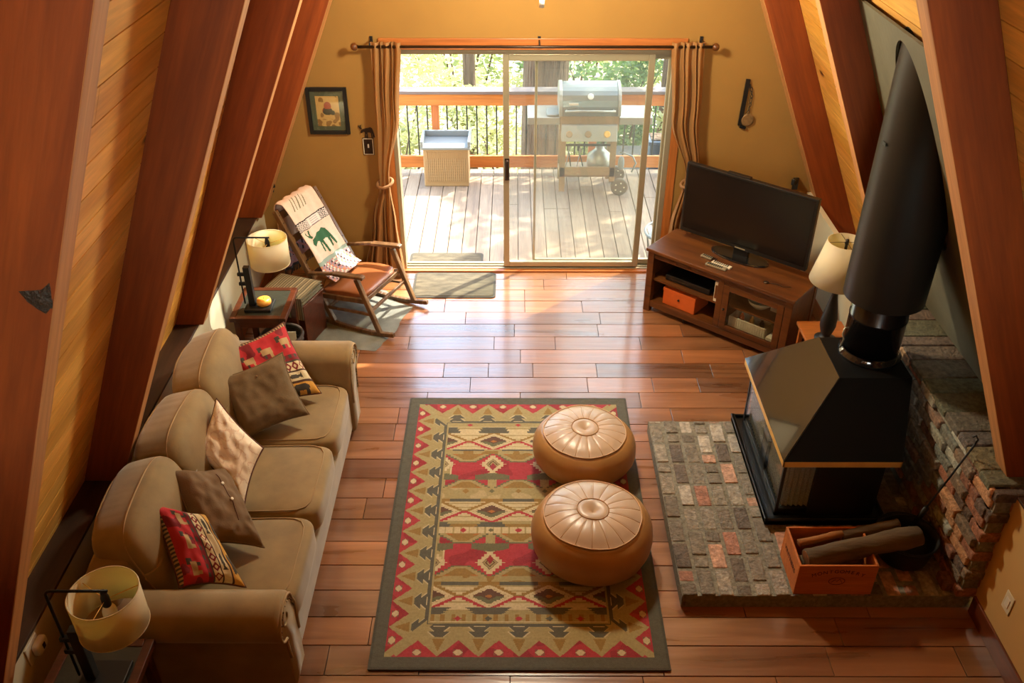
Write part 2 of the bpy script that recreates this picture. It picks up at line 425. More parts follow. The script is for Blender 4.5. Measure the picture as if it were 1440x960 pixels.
mb=MB(); mb.box(KR-.014,KR,5.29,YW,0,.13); struct('baseboard_right',mb,M['base'],'honey wooden baseboard behind the television corner',bevel=.003)
mb=MB(); mb.box(KL,KL+.014,.2,YW,0,.11); struct('baseboard_left',mb,M['base'],'wooden baseboard along the low wall behind the sofa',bevel=.003)
# deck-side wall: two flanks, band above the door, gable around two windows
def wpoly(mb,z0,z1,xa,xb,y0=YW,y1=YW+.14):
    a0=xa if xa is not None else xl(z0)-DO-.02; a1=xa if xa is not None else xl(z1)-DO-.02
    b0=xb if xb is not None else xr(z0)+DO+.02; b1=xb if xb is not None else xr(z1)+DO+.02
    mb.prism([(a0,y0,z0),(b0,y0,z0),(b1,y0,z1),(a1,y0,z1)],(0,y1-y0,0))
DL,DR,DZ=-1.035,1.335,2.035
mb=MB(); wpoly(mb,0,DZ,None,DL-.0); wpoly(mb,0,DZ,DR,None); wpoly(mb,DZ,3.05,None,None)
wpoly(mb,3.05,4.3,None,-.62); wpoly(mb,3.05,4.3,.10,.30); wpoly(mb,3.05,4.3,1.02,None); wpoly(mb,4.3,APEX-.35,None,None)
mb.v=[tuple(v) for v in mb.v]
struct('wall_back',mb,M['wall'],'mustard plaster gable wall around the sliding door')
mb=MB(); wpoly(mb,-1.0,1.6,None,None,YB-.12,YB); wpoly(mb,1.6,2.6,None,None,YB-.12,YB); wpoly(mb,2.6,5.2,None,-.75,YB-.12,YB); wpoly(mb,2.6,5.2,1.15,None,YB-.12,YB); wpoly(mb,5.2,APEX-.35,None,None,YB-.12,YB)
struct('wall_front',mb,M['wall'],'mustard plaster gable wall behind the loft')
for n_,(a,b_,z0,z1,yy) in {'window_1':(-.62,.10,3.05,4.3,YW),'window_2':(.30,1.02,3.05,4.3,YW),'window_3':(-.75,1.15,2.6,5.2,YB-.12)}.items():
    mb=MB(); t=.05
    for q in ((a,a+t,z0,z1),(b_-t,b_,z0,z1),(a+t,b_-t,z0,z0+t),(a+t,b_-t,z1-t,z1)): mb.box(q[0],q[1],yy+.03,yy+.09,q[2],q[3])
    o=struct(n_,mb,M['alu'],'high gable window with a slim metal frame')
    g=MB(); g.box(a+t,b_-t,yy+.055,yy+.061,z0+t,z1-t); obj('pane',g,M['clear'],o)
# loft floor the photograph was taken from
mb=MB(); mb.box(xl(2.4)-.2,xr(2.4)+.2,YB,.75,2.28,2.42); struct('floor_loft',mb,M['base'],'loft floor the view looks down from')
mb=MB(); mb.box(-2.9,3.1,YB,.2,-.12,0); struct('floor_rear',mb,M['ledge'],'floor under the loft')
mb=MB(); mb.box(KL-.1,KL,YB,.2,0,ZK); mb.box(KR,KR+.1,YB,.2,0,ZR); struct('wall_rear_sides',mb,M['kneewall'],'low cream walls under the loft')

# ---------------------------------------------------------------- sliding door
d=thing('door_1',(0.15,YW+.06,0),0,'aluminium sliding glass door, open on the side of the rocking chair',None); d['kind']='structure'
mb=MB(); a0,a1=YW+.0,YW+.13
mb.box(DL,DL+.035,a0,a1,0,DZ); mb.box(DR-.045,DR,a0,a1,0,DZ); mb.box(DL+.035,DR-.045,a0,a1,DZ-.04,DZ); mb.box(DL+.035,DR-.045,a0,a1,-.01,.022)
mb.box(DL+.035,DR-.045,a0+.03,a0+.036,.022,.034); mb.box(DL+.035,DR-.045,a0+.075,a0+.081,.022,.034)
obj('door_frame',mb,M['alu'],d,bevel=.003)
def sash(name,x0,x1,y0,y1,st,label):
    mb=MB(); z0,z1=.034,DZ-.04
    mb.box(x0,x0+st,y0,y1,z0,z1); mb.box(x1-st,x1,y0,y1,z0,z1); mb.box(x0+st,x1-st,y0,y1,z0,z0+.05); mb.box(x0+st,x1-st,y0,y1,z1-.055,z1)
    s_=obj(name,mb,M['alu'],d,bevel=.004,label=label)
    g=MB(); g.box(x0+st,x1-st,(y0+y1)/2-.003,(y0+y1)/2+.003,z0+.05,z1-.055); obj('glass_pane',g,M['pane'],s_)
    return s_
s1=sash('sliding_sash',-.095,1.150,YW+.004,YW+.040,.052,'sliding glass leaf pushed half open')
s2=sash('fixed_sash',.172,DR-.045,YW+.060,YW+.09,.022,'fixed glass leaf behind the sliding one')
mb=MB(); mb.soft((-.062,YW-.018,1.0),(.03,.035,.19),4,6).box(-.082,-.042,YW-.006,YW+.004,.90,1.10); obj('door_handle',mb,M['bronze'],s1,smooth=False)
mb=MB(); mb.box(DL-.06,DR+.06,YW-.018,YW-.0,DZ+.0,DZ+.09); struct('trim_3',mb,M['trimwood'],'honey wood header trim above the sliding door',bevel=.003)
mb=MB(); mb.box(DL-.07,DL,YW-.015,YW-.0,0,DZ); struct('trim_4',mb,M['trimwoodz'],'honey wood casing on the open side of the door',bevel=.003)
mb=MB(); mb.box(DR,DR+.07,YW-.015,YW-.0,0,DZ); struct('trim_5',mb,M['trimwoodz'],'honey wood casing on the television side of the door',bevel=.003)
mb=MB(); mb.box(DL,DR,YW-.05,YW-.001,0,.016); struct('trim_6',mb,M['trimwood'],'honey wood threshold strip',bevel=.003)

# ---------------------------------------------------------------- curtains and rod
rod=thing('curtain_rod',(.16,YW-.11,2.085),0,'bronze curtain rod with round finials above the sliding door','curtain rod')
mb=MB(); mb.tube([(-1.27,YW-.11,2.085),(1.60,YW-.11,2.085)],.012,12); obj('rod',mb,M['bronze'],rod,smooth=True)
for x in (-1.275,1.60):
    mb=MB(); mb.soft((x,YW-.11,2.085),(.06,.06,.06),2,8); obj('finial',mb,M['standwood'],rod,smooth=True,label='round wooden finial')
for x in (-1.15,.20,1.50):
    mb=MB(); mb.box(x-.012,x+.012,YW-.012,YW-.001,2.05,2.14); mb.tube([(x,YW-.005,2.11),(x,YW-.11,2.11),(x,YW-.11,2.098)],.007,8); obj('bracket',mb,M['iron'],rod)
def curtain(keys,label,ph):
    root=thing('curtain',((keys[0][1]+keys[0][2])/2,YW-.11,0),0,label,'curtain','brown curtains tied back beside the sliding door')
    def ip(z):
        for (z1,a1,b1),(z0,a0,b0) in zip(keys,keys[1:]):
            if z>=z0:
                t=(z-z0)/(z1-z0); t=t*t*(3-2*t); return a0+(a1-a0)*t,b0+(b1-b0)*t
        return keys[-1][1:]
    ztop,zbot=keys[0][0],keys[-1][0]; nf=5
    def fn(u,v):
        z=zbot+(ztop-zbot)*v; a,b_=ip(z); w=b_-a; x=a+w*u
        amp=min(.035,.12*w)*(1 if z<1.9 else .7); ph2=ph+.8*fnoise(z*1.3,ph)
        return (x+.012*sin(nf*2*pi*u*.5+z*2),YW-.11+amp*sin(nf*2*pi*u+ph2)+.02*fnoise(u*4,z*1.5,ph),z)
    mb=MB(); mb.grid(fn,110,60); obj('curtain_panel',mb,M['curtain'],root,smooth=True,solid=.004)
    zt=.92; a,b_=ip(zt); cx=(a+b_)/2; rx=(b_-a)/2+.02
    mb=MB(); mb.tube([(cx+rx*cos(t),YW-.11+.055*sin(t),zt+.02*sin(t)+ .015*cos(t)) for t in [2*pi*i/28 for i in range(28)]],.014,8,closed=True)
    obj('tieback',mb,M['curtainliner'],root,smooth=True)
    return root
curtain([(2.12,-1.135,-.915),(1.55,-1.15,-.955),(.95,-1.165,-1.075),(.55,-1.27,-1.04),(.02,-1.37,-1.005)],'brown curtain gathered on the open side of the door, beside the rocking chair',.4)
curtain([(2.12,1.265,1.51),(1.5,1.31,1.55),(.98,1.47,1.60),(.5,1.38,1.59),(.02,1.34,1.60)],'brown curtain gathered behind the television, pulled toward the wall',1.9)
# ---------------------------------------------------------------- sofa
sofa=thing('sofa',(-1.6,3.97,0),0,'tan microsuede three-seat sofa with rolled arms along the low cream wall','sofa')
SY0,SY1=3.03,4.90           # between the arms
SB=(SY1-SY0)/3
mb=MB(); mb.box(-2.06,-1.135,SY0-.06,SY1+.06,.06,.30); obj('base',mb,M['sofa'],sofa,bevel=.03,seg=3)
mb=MB(); mb.soft((-1.965,3.97,.43),(.22,2.30,.76),9,18); obj('back_frame',mb,M['sofa'],sofa,smooth=True)
# rolled arms: profile in (y,z) swept front to back, flared outwards
def arm(sign):
    # sign +1: far arm (outer side at larger y)
    yin=SY1 if sign>0 else SY0
    prof=[(0,.06),(0,.30),(0,.52)]
    cy,cz,r=.13,.575,.125
    for i in range(0,15):
        a=pi-(pi+1.2)*i/14+ .0
        prof.append((cy+.03+r*1.05*cos(a),cz+r*.92*sin(a)))
    prof+= [(.215,.44),(.195,.30),(.20,.06)]
    nprof=len(prof)
    def ring(x,sc,drop=0):
        out=[]
        for (y,z) in prof:
            c=(.14,.40); yy=c[0]+(y-c[0])*sc; zz=max(.05,c[1]+(z-c[1])*sc)
            out.append((x,yin+sign*yy,zz-drop))
        return out
    mb=MB(); xs=[(-2.05,1,.0),(-1.7,1,0),(-1.4,1,0),(-1.20,1,0),(-1.135,1,0),(-1.118,.985,0),(-1.108,.95,0)]
    rings=[ring(x,s,dp) for x,s,dp in xs]; b=0
    for r_ in rings: mb.v+=r_
    for i in range(len(rings)-1):
        for j in range(nprof-1):
            f=(i*nprof+j,i*nprof+j+1,(i+1)*nprof+j+1,(i+1)*nprof+j); mb.f.append(f if sign<0 else f[::-1]); mb.c.append(None); mb.m.append(0)
    f=tuple((len(rings)-1)*nprof+j for j in range(nprof)); mb.f.append(f if sign<0 else f[::-1]); mb.c.append(None); mb.m.append(0)
    f=tuple(range(nprof)); mb.f.append(f[::-1] if sign<0 else f); mb.c.append(None); mb.m.append(0)
    a=obj('arm',mb,M['sofa'],sofa,smooth=True)
    # front scroll panel edge piping with nail heads
    pts=ring(-1.106,.93)[1:-1]; mb=MB(); mb.tube(pts,.008,8); obj('piping',mb,M['piping'],a,smooth=True)
    mb=MB(); pts2=ring(-1.106,.82)[2:-1]
    spiral=[(-1.106,yin+sign*(.16+.075*(1-t*.75)*cos(2.4-t*6)),.575+.07*(1-t*.75)*sin(2.4-t*6)) for t in [i/16 for i in range(17)]]
    mb.tube(spiral,.006,6); obj('scroll_pleat',mb,M['piping'],a,smooth=True)
    nm=MB()
    P0=[Vector(p) for p in pts2]; 
    for i in range(len(P0)-1):
        L=(P0[i+1]-P0[i]).length; n=max(1,int(L/.022))
        for k in range(n):
            p=P0[i].lerp(P0[i+1],k/n); nm.soft((p[0]+.003,p[1],p[2]),(.008,.011,.011),2,3)
    obj('nailhead_trim',nm,M['nail'],a,smooth=True)['kind']='stuff'
arm(1); arm(-1)
rnd=random.Random(5)
def wr(w,amp,sc,seed): return w*(1+amp*fnoise(w[0]*sc+seed,w[1]*sc,w[2]*sc))
for i in range(3):
    yc=SY0+SB*(i+.5)
    def dz(w,i=i):
        w=wr(w,.03,3,i*7.3)
        w.z+= .018*(1-(w.x/.42)**2)*(1-(w.y/.32)**2) if w.z>0 else 0
        return w
    Mx=Matrix.Rotation(R(-1.5),4,'Y')
    mb=MB(); mb.soft((-1.455,yc,.385),(.70,SB-.006,.185),7,18,M=Mx,dz=dz); c=obj('seat_cushion',mb,M['sofa'],sofa,smooth=True)
    hx,hy,hz=.300,SB/2-.030,.086
    def rr(zv):
        pts=[]
        for k in range(48):
            t=2*pi*k/48; cc,ss=cos(t),sin(t); m=(abs(cc)**7+abs(ss)**7)**(1/7)
            pts.append(Vector((cc/m*hx,ss/m*hy,zv)))
        return pts
    mb=MB(); mb.tube([Mx@p+Vector((-1.455,yc,.385)) for p in rr(.092)],.0045,6,closed=True); obj('welt',mb,M['piping'],c,smooth=True)
for i in range(3):
    yc=SY0+SB*(i+.5); tilt=[R(-17),R(-15),R(-18)][i]
    Mx=Matrix.Rotation(tilt,4,'Y')@Matrix.Rotation(R([3,-2,4][i]),4,'X')
    def dz(w,i=i):
        w=wr(w,.05,3.2,i*5.1+2)
        e=abs(w.y)/(SB/2); w.z-= .035*(e**3) if w.z>0 else 0
        w.x+= .03*(1-e*e)*(1-(w.z/.3)**2) if w.x>0 else 0
        # gathered pleats on the gusset
        g=-.12<w.x<.075
        if g and (w.z>.16 or abs(w.y)>.25): w*= 1+.0035*sin((w.y if w.z>.16 else w.z)*130+7*fnoise(w.y*9,w.z*9,i))
        return w
    C=(-1.893,yc,.70)
    mb=MB(); mb.soft(C,(.29,SB+.03,.54),5.5,34,M=Mx,dz=dz); c=obj('back_cushion',mb,M['sofa'],sofa,smooth=True)
    def edge(xo,kk):
        pts=[]
        for k in range(64):
            t=2*pi*k/64; cc,ss=cos(t),sin(t); m=(abs(cc)**5.5+abs(ss)**5.5+ (abs(xo)/.145)**5.5)**(1/5.5)
            w=dz(Vector((xo/m if False else xo,cc/m*(SB+.03)/2,ss/m*.54/2))); p=Mx@(w*1.0)
            pts.append((p[0]+C[0],p[1]+C[1],p[2]+C[2]))
        return pts
    for xo in (.075,-.115):
        mb=MB(); mb.tube(edge(xo,0),.006,6,closed=True); obj('welt',mb,M['piping'],c,smooth=True)
mb=MB()
for x in (-2.0,-1.18):
    for y in (SY0-.1,SY1+.1): mb.box(x-.035,x+.035,y-.035,y+.035,0,.07)
for (x,y) in ((-2.0,SY0-.1),(-2.0,SY1+.1),(-1.18,SY0-.1),(-1.18,SY1+.1)):
    mb=MB(); mb.box(x-.035,x+.035,y-.035,y+.035,0,.065); obj('foot',mb,M['chairwood'],sofa)

# ---------------------------------------------------------------- throw pillows
def pillow(name,corners,th,mat,label,cfn=None,n=48,seed=0,wr=.012,group='throw pillows on the sofa',ears=.0,up=None):
    A,B,Cc,D=[Vector(p) for p in corners]      # A top-left, B top-right, C bottom-right, D bottom-left
    cen=(A+B+Cc+D)/4; N=(B-A).cross(D-A); N.normalize()
    if N.dot(Vector((0,0,4.1))-cen)<0: N=-N
    A,B,Cc,D=[cen+(q-cen)*1.1 for q in (A,B,Cc,D)]
    root=thing(name,tuple(cen),0,label,'pillow',group)
    def P(u,v,side):
        # pinch the edges in between the corners
        uu=u*2-1; vv=v*2-1
        pu=1-.07*(1-vv*vv)**1*abs(uu)**4*0
        base=(A*(1-u)+B*u)*(1-v)+(D*(1-u)+Cc*u)*v
        pin=.055*((1-vv*vv)*abs(uu)**3*(1 if uu>0 else -1)); pin2=.055*((1-uu*uu)*abs(vv)**3*(1 if vv>0 else -1))
        base=base-(B-A)*pin-(D-A)*pin2
        h=(max(0,(1-uu**4))*max(0,(1-vv**4)))**.55*th/2
        h*=1+.18*fnoise(u*3+seed,v*3,seed)
        h+=wr*fnoise(u*7+seed,v*7+3,seed)*min(1,(1-abs(uu))*5)*min(1,(1-abs(vv))*5)
        return base+N*h*side
    mb=MB(); mb.grid(lambda u,v:P(u,v,1),n,n,cfn)
    mb.grid(lambda u,v:P(u,v,-1),n,n,cfn,flip=True)
    if (B-A).cross(D-A).dot(N)<0: pass
    c=obj('cover',mb,mat,root,smooth=True)
    e=[P(t,0,1) for t in [i/20 for i in range(20)]]+[P(1,t,1) for t in [i/20 for i in range(20)]]+[P(1-t,1,1) for t in [i/20 for i in range(20)]]+[P(0,1-t,1) for t in [i/20 for i in range(20)]]
    m2=MB(); m2.tube(e,.0055,6,closed=True); obj('piping',m2,mat if cfn is None else M['fringe_edge'],root,smooth=True)
    return root,P,N
M['fringe_edge']=plain('dark_woven_edging',(92,54,40),.9)
red=lin((178,40,48)); dkred=lin((120,26,34)); tan=lin((176,148,104)); slt=lin((70,64,56)); ylw=lin((196,146,62)); crm=lin((206,190,152)); brn=lin((70,44,32))
def lodge(u,v):
    # bands from the top: stitched edge, red with moose shapes, cream diamonds, cream band with fish, ochre with bear
    if v<.06: return slt if int(u*44)%2 else tan
    if v<.52:
        for cx,cy in ((.22,.34),(.52,.30),(.84,.26)):
            dx,dy=(u-cx),(v-cy)
            if abs(dx)<.085 and abs(dy)<.045: return tan
            if abs(dx-.05)<.02 and 0<dy<.10: return tan
            if abs(dx+.05)<.02 and 0<dy<.10: return slt
            if abs(dx+.09)<.035 and -.10<dy<-.02: return slt
        if v>.44: return slt if (u*9)%1<.5 and v<.49 else dkred
        return red if fnoise(u*5,v*5)>-.25 else dkred
    if v<.54: return slt
    if v<.66:
        d=abs(((u*8)%1)-.5)*1.2+abs(v-.60)*9
        return dkred if .28<d<.55 else crm
    if v<.68: return brn
    if v<.80:
        for cx in (.25,.72):
            if ((u-cx)/.09)**2+((v-.74)/.028)**2<1 or (abs(u-cx-.10)<.03 and abs(v-.74)<abs(u-cx-.06)*.6): return slt
        return crm
    if v<.83: return brn
    for cx in (.3,.75):
        if ((u-cx)/.13)**2+((v-.90)/.05)**2<1 or (abs(abs(u-cx)-.08)<.03 and v>.9): return slt
    return ylw
pillow('throw_pillow',[(-1.85,4.76,.83),(-1.545,5.02,.86),(-1.29,4.69,.57),(-1.64,4.52,.57)],.15,M['cloth'],
  'red lodge-pattern pillow leaning in the far corner of the sofa, behind the brown square pillow',lodge,90,1)
rt,Pf,N_=pillow('throw_pillow',[(-1.83,4.47,.81),(-1.485,4.685,.85),(-1.315,4.44,.59),(-1.64,4.24,.565)],.14,M['brownpillow'],
  'square brown cloth pillow leaning on the red pillow near the far arm',None,48,2)
mb=MB(); p=Pf(.52,.22,1)+N_*.004; mb.soft(tuple(p),(.016,.016,.010),2,4); obj('button',mb,M['taupepillow'],rt,smooth=True)
def crmf(u,v):
    a=fnoise(u*6,v*6,4); return lin((240,226,204)) if abs(a)>.06 else lin((222,198,172))
pillow('throw_pillow',[(-1.72,4.12,.91),(-1.455,3.93,.73),(-1.515,3.66,.57),(-1.80,3.90,.73)],.15,M['cloth'],
  'cream pillow with faint tracery, tilted on the middle seat of the sofa',crmf,60,3,wr=.012)
rt,Pf,N_=pillow('throw_pillow',[(-1.82,3.55,.88),(-1.625,3.76,.71),(-1.355,3.365,.55),(-1.62,3.28,.67)],.17,M['taupepillow'],
  'taupe cloth pillow with a row of pale buttons',None,60,4,wr=.016)
for v in (.30,.52):
    mb=MB(); p=Pf(.62,v,1)+N_*.003; mb.lathe(tuple(p),[(.009,-.002),(.009,.003),(.004,.004)],12,M=N_.to_track_quat('Z','Y').to_matrix().to_4x4()); obj('button',mb,M['white'],rt,smooth=True)
mb=MB(); mb.tube([Pf(.62,t/20*.62+.15,1)+N_*.001 for t in range(21)],.002,5); obj('placket_seam',mb,M['fringe_edge'],rt,smooth=True)
pillow('throw_pillow',[(-1.83,3.30,.89),(-1.61,3.36,.75),(-1.375,3.075,.57),(-1.63,2.985,.67)],.14,M['cloth'],
  'red lodge-pattern pillow beside the near arm of the sofa, behind the drum lampshade',lambda u,v:lodge(v,u),90,5)
# ---------------------------------------------------------------- patterned rug
RW,RL_=1.605,2.36; RX0,RY1=-.772,5.345
SL=lin((90,90,78)); SL2=lin((78,78,68)); TN=lin((164,152,106)); GD=lin((146,118,62)); CR=lin((200,188,150)); RD=lin((172,56,66)); RD2=lin((150,46,56)); BR=lin((98,70,56)); GN=lin((104,104,76)); OR=lin((168,108,52))
def tri(x,p): return abs(((x/p)%1)-.5)*2       # 1 at multiples of p, 0 halfway
def saw(x,p): return (x/p)%1
def dia(du,dw,hw,hh): return abs(du)/hw+abs(dw)/hh
def rugcol(u,w):
    W,L=RW,RL_
    eu=min(u,W-u); ew=min(w,L-w); e=min(eu,ew)
    if e<.075: return SL2 if e<.012 else SL
    if abs(eu-ew)<.032 and e<.29: return TN
    if e<.305:
        side=eu<ew
        if side: P=.1816; t=w-L/2; 
        else: P=.2215; t=u-W/2
        k=tri(t,P)                 # 1 on gold triangle axis, 0 on red axis
        dist=(1-k)*P/2             # distance from gold axis
        dred=k*P/2
        if e<.19:
            lim=.078+.105*(1-k)
            if e<lim:
                # star in the red triangle
                if dred<.026 and abs(e-.105)<.018:
                    return CR if (abs(dred)+abs(e-.105)<.026) else (GN if saw(e,.012)<.5 else RD)
                return RD if fnoise(u*9,w*9)>-.1 else RD2
        if e<lim_edge(e,k): pass
        if .115<e<.195 and dist<(e-.108)*.42: return GD
        if e>.205:
            s=e-.205
            hw=.022+.034*saw(s,.034)
            if s<.070 and dist<hw: return SL
            if s<.075 and dist<hw+.007: return CR
            if s>.070: return SL if e<.295 else TN
        return TN
    # ---- field
    x=u-W/2; hw0=W/2-.305
    P=.345
    def near(off): # distance to the closest repeat centre
        return ((x-off+P/2)%P)-P/2
    dA=near(P/2)      # diamonds and central motifs (at +-.172, +-.517)
    dB=near(0)        # half medallions (at 0, +-.345)
    def diamond(wc,flip):
        d=dia(dA,w-wc,.150,.088)
        ser=.10*saw(abs(dA)+0*w,.022)
        if d<.30: return OR if d<.16 else BR
        if d<.62+ser*.9: return BR if (w-wc)*flip<0 else GN
        if d<.74+ser: return CR
        if d<.98: return CR if d>.8 else TN
        if d<1.16+ser*1.5: return RD if (w-wc)*flip>0 else GD
        return None
    def medal(wc,sg):  # half hexagon growing from a band edge
        s=(w-wc)*sg
        if s<0: return None
        r=max(abs(dB)*.68-.012,0)+s*.9
        ser=.012*saw(abs(dB),.02)
        if r<.062 and s<.06: return GD if s>.012 or r<.04 else OR
        if r<.082+ser and s<.075: return TN
        if r<.094+ser*1.2 and s<.085: return GN
        return None
    if w<.345:
        d=dia(dB,w-.317,.022,.016)
        if d<1: return RD if int(round((x-dB)/P))%1==0 else SL
        return TN if (w<.338) else CR
    if w<.41:
        s=w-.345; st=.03+.05*saw(-s,.022)
        if abs(dB)<.085-s*.6+.02*saw(s,.02): return CR if s>.02 else TN
        return SL
    if w<.585:
        c=diamond(.498,1)
        if c: return c
        return CR if saw(w,.04)<.75 else TN
    if w<.60: return SL if abs(dB)<.11 else TN
    if w<.632: return TN if fnoise(u*12,w*12)>-.2 else GD
    def redband(w0,w1,up):
        c=medal(w0,1) or medal(w1,-1)
        if c: return c
        wc=(w0+w1)/2-.02*up; dy=(w-wc)*up
        # central cream motif with green wings
        d=dia(dA,dy+.045,.105,.125); ser=.14*saw(abs(dA),.018)
        if dia(dA,dy+.02,.022,.04)<1: return RD2
        if d<.45: return BR if saw(d,.2)<.5 else TN
        if d<.72+ser: return CR
        if abs(dA)<.115 and abs(dy-.075-abs(dA)*.12)<.030-abs(dA)*.08+.008*saw(abs(dA),.02): return GN
        if abs(dA)<.03 and dy>.04: return TN
        if hw0-abs(x)<.05 and abs(dy-.02)<.05+.01*saw(abs(x),.02): return TN if hw0-abs(x)<.035 else CR
        return RD if fnoise(u*8,w*8,3)>-.15 else RD2
    if w<.973: return redband(.632,.973,1)
    if w<1.073:
        if dia(dB,w-1.0,.022,.022)<1: return GD
        if dia(dA,w-1.0,.018,.018)<1: return GN
        return TN if fnoise(u*10,w*10)>-.2 else lin((182,166,124))
    if w<1.10: return SL if abs(dB)<.10 else GD
    if w<1.28:
        c=diamond(1.188,1)
        if c: return c
        return CR if saw(w,.04)<.75 else TN
    if w<1.325:
        s=w-1.28
        if abs(dB)<.10-s*.8+.02*saw(s,.02): return TN if s<.02 else GD
        return SL
    if w<1.381:
        if dia(dB,w-1.352,.024,.020)<1: return RD
        if dia(dA,w-1.352,.020,.016)<1: return GN
        return CR if saw(u,.05)<.8 else TN
    if w<1.724: return redband(1.381,1.724,-1)
    if w<1.767: return TN if fnoise(u*12,w*12)>-.2 else GD
    if w<1.79: return SL if abs(dB)<.11 else GD
    if w<1.95:
        c=diamond(1.872,1)
        if c: return c
        return CR if saw(w,.04)<.75 else TN
    if w<2.003:
        s=w-1.95
        if abs(dB)<.03+s*1.1+.02*saw(s,.018) : return TN if s>.02 else CR
        return SL
    d=dia(dB,w-2.03,.022,.018)
    if d<1: return RD
    if dia(dA,w-2.03,.022,.018)<1: return SL
    if w>2.048: return CR
    return GD if saw(u,.06)<.4 else TN
def lim_edge(e,k): return 0
NU,NV=300,440
mb=MB(); mb.grid(lambda a,b:(RX0+RW*a,RY1-RL_*b,.012+.0015*fnoise(a*40,b*60)),NU,NV,lambda a,b:rugcol(a*RW,b*RL_),flip=True)
mb.col=SL2
for (x0,x1,y0,y1) in ((RX0-.004,RX0+.003,RY1-RL_,RY1),(RX0+RW-.003,RX0+RW+.004,RY1-RL_,RY1),(RX0,RX0+RW,RY1-.003,RY1+.004),(RX0,RX0+RW,RY1-RL_-.004,RY1-RL_+.003)):
    mb.box(x0,x1,y0,y1,.002,.0115)
tag(obj('area_rug',mb,M['rug']),'red, tan and slate southwestern patterned rug in the middle of the floor','rug')

# ---------------------------------------------------------------- leather poufs
def pouf(x,y,r,h,label,seed):
    root=thing('pouf',(x,y,.014),0,label,'pouf','leather poufs on the rug')
    prof=[]
    for i in range(41):
        a=-pi/2+pi*i/40; cr=abs(cos(a))**.62; sz=(1 if a>0 else -1)*abs(sin(a))**.86
        prof.append((r*cr,h/2+h/2*sz))
    rtop=.775*r
    side=[p for p in prof if not (p[1]>h/2 and p[0]<rtop)]
    n=96
    def wob(mb_):
        vs=[]
        for p in mb_.v:
            t=atan2(p[1],p[0]); q=1+.02*fnoise(cos(t)*1.3+seed,sin(t)*1.3,p[2]*4)+.012*fnoise(cos(t)*4+seed,sin(t)*4,p[2]*9)
            vs.append((p[0]*q+x,p[1]*q+y,p[2]*(1+.05*fnoise(p[0]*3,p[1]*3,seed))+.014))
        mb_.v=vs
    mb=MB(); mb.lathe((0,0,0),side[1:] if side[0][0]<.01 else side,n,cap=True); wob(mb); obj('body',mb,M['leather'],root,smooth=True)
    top=[p for p in prof if p[1]>h/2 and p[0]<=rtop+.001][::-1]
    def zt(rr_):
        for (r0,z0),(r1,z1) in zip(top,top[1:]):
            if r0<=rr_<=r1: return z0+(z1-z0)*(rr_-r0)/max(1e-6,r1-r0)
        return top[-1][1]
    rin=.25*r; NS=18
    def fn(u,v):
        t=2*pi*u; rr_=rin+(rtop+.001-rin)*v
        rr_=min(rr_,top[-1][0]) if False else rr_
        seg=(u*NS+seed*.37)%1; puff=.004*(1-(2*seg-1)**6)*(sin(pi*min(1,v*1.0))**.4 if 0<v<1 else 0)
        return (rr_*cos(t),rr_*sin(t),zt(min(rr_,top[-1][0]))+puff*(1-v**6)+.0008)
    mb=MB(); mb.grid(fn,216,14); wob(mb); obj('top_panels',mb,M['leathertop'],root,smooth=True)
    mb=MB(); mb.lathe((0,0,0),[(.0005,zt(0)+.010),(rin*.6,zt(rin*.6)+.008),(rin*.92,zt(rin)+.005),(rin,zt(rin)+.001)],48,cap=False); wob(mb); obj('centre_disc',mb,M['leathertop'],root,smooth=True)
    for rr_ in (rin+.002,rtop+.004):
        mb=MB(); mb.tube([(rr_*cos(2*pi*i/96),rr_*sin(2*pi*i/96),zt(min(rr_,top[-1][0]))+.004) for i in range(96)],.0035,6,closed=True); wob(mb); obj('stitching',mb,M['stitch'] if rr_>rin+.01 else M['leather'],root,smooth=True)
    mb=MB()
    for k in range(NS):
        t=2*pi*(k-seed*.37)/NS
        mb.tube([(q*cos(t),q*sin(t),zt(q)+.0015) for q in [rin+(rtop-rin)*i/8 for i in range(9)]],.0018,5)
    wob(mb); obj('panel_seams',mb,M['leather'],root,smooth=True)
pouf(.470,4.60,.345,.33,'round camel leather pouf farther from the viewer, half on the rug edge',1)
pouf(.462,3.80,.362,.37,'round camel leather pouf nearer the viewer, beside the hearth corner',2)
# ---------------------------------------------------------------- media console (its own axes: x along the front, y into the corner)
st=thing('media_console',(1.12,6.64,0),R(-40.3),'reddish wooden media console set across the corner under the television','cabinet')
def L(root): return world(root)
W_,D_,H_=1.305,.45,.60
def pt(name,mb,mat,parent,**k): return obj(name,mb,mat,parent,local=True,**k)
mb=MB(); mb.box(-.015,W_+.015,-.015,D_+.01,.572,.60); pt('top',mb,M['standwood'],st,bevel=.006)
mb=MB(); mb.box(0.01,W_-.01,.012,.035,.515,.572); mb.box(.0,W_,.004,.02,.556,.572); pt('frieze_rail',mb,M['standwood'],st,bevel=.003)
for q in range(9): mb=MB(); mb.box(.05+.14*q,.13+.14*q,.008,.013,.53,.55); pt('carved_panel',mb,M['standwood'],st,bevel=.003)
for x in (0.0,W_-.06):
    mb=MB(); mb.box(x,x+.06,.0,.05,0,.572); pt('leg',mb,M['standwood'],st,bevel=.004)
    mb=MB(); mb.box(x,x+.06,D_-.05,D_,0,.572); pt('leg',mb,M['standwood'],st,bevel=.004)
for x in (0.008,W_-.028):
    mb=MB(); mb.box(x,x+.02,.03,D_-.03,.06,.572); pt('side_panel',mb,M['standwood'],st)
mb=MB(); mb.box(.02,W_-.02,D_-.025,D_-.01,.06,.572); pt('back_panel',mb,M['blackmatte'],st)
mb=MB(); mb.box(.02,W_-.02,.02,D_-.02,.075,.10); pt('bottom_panel',mb,M['standwood'],st)
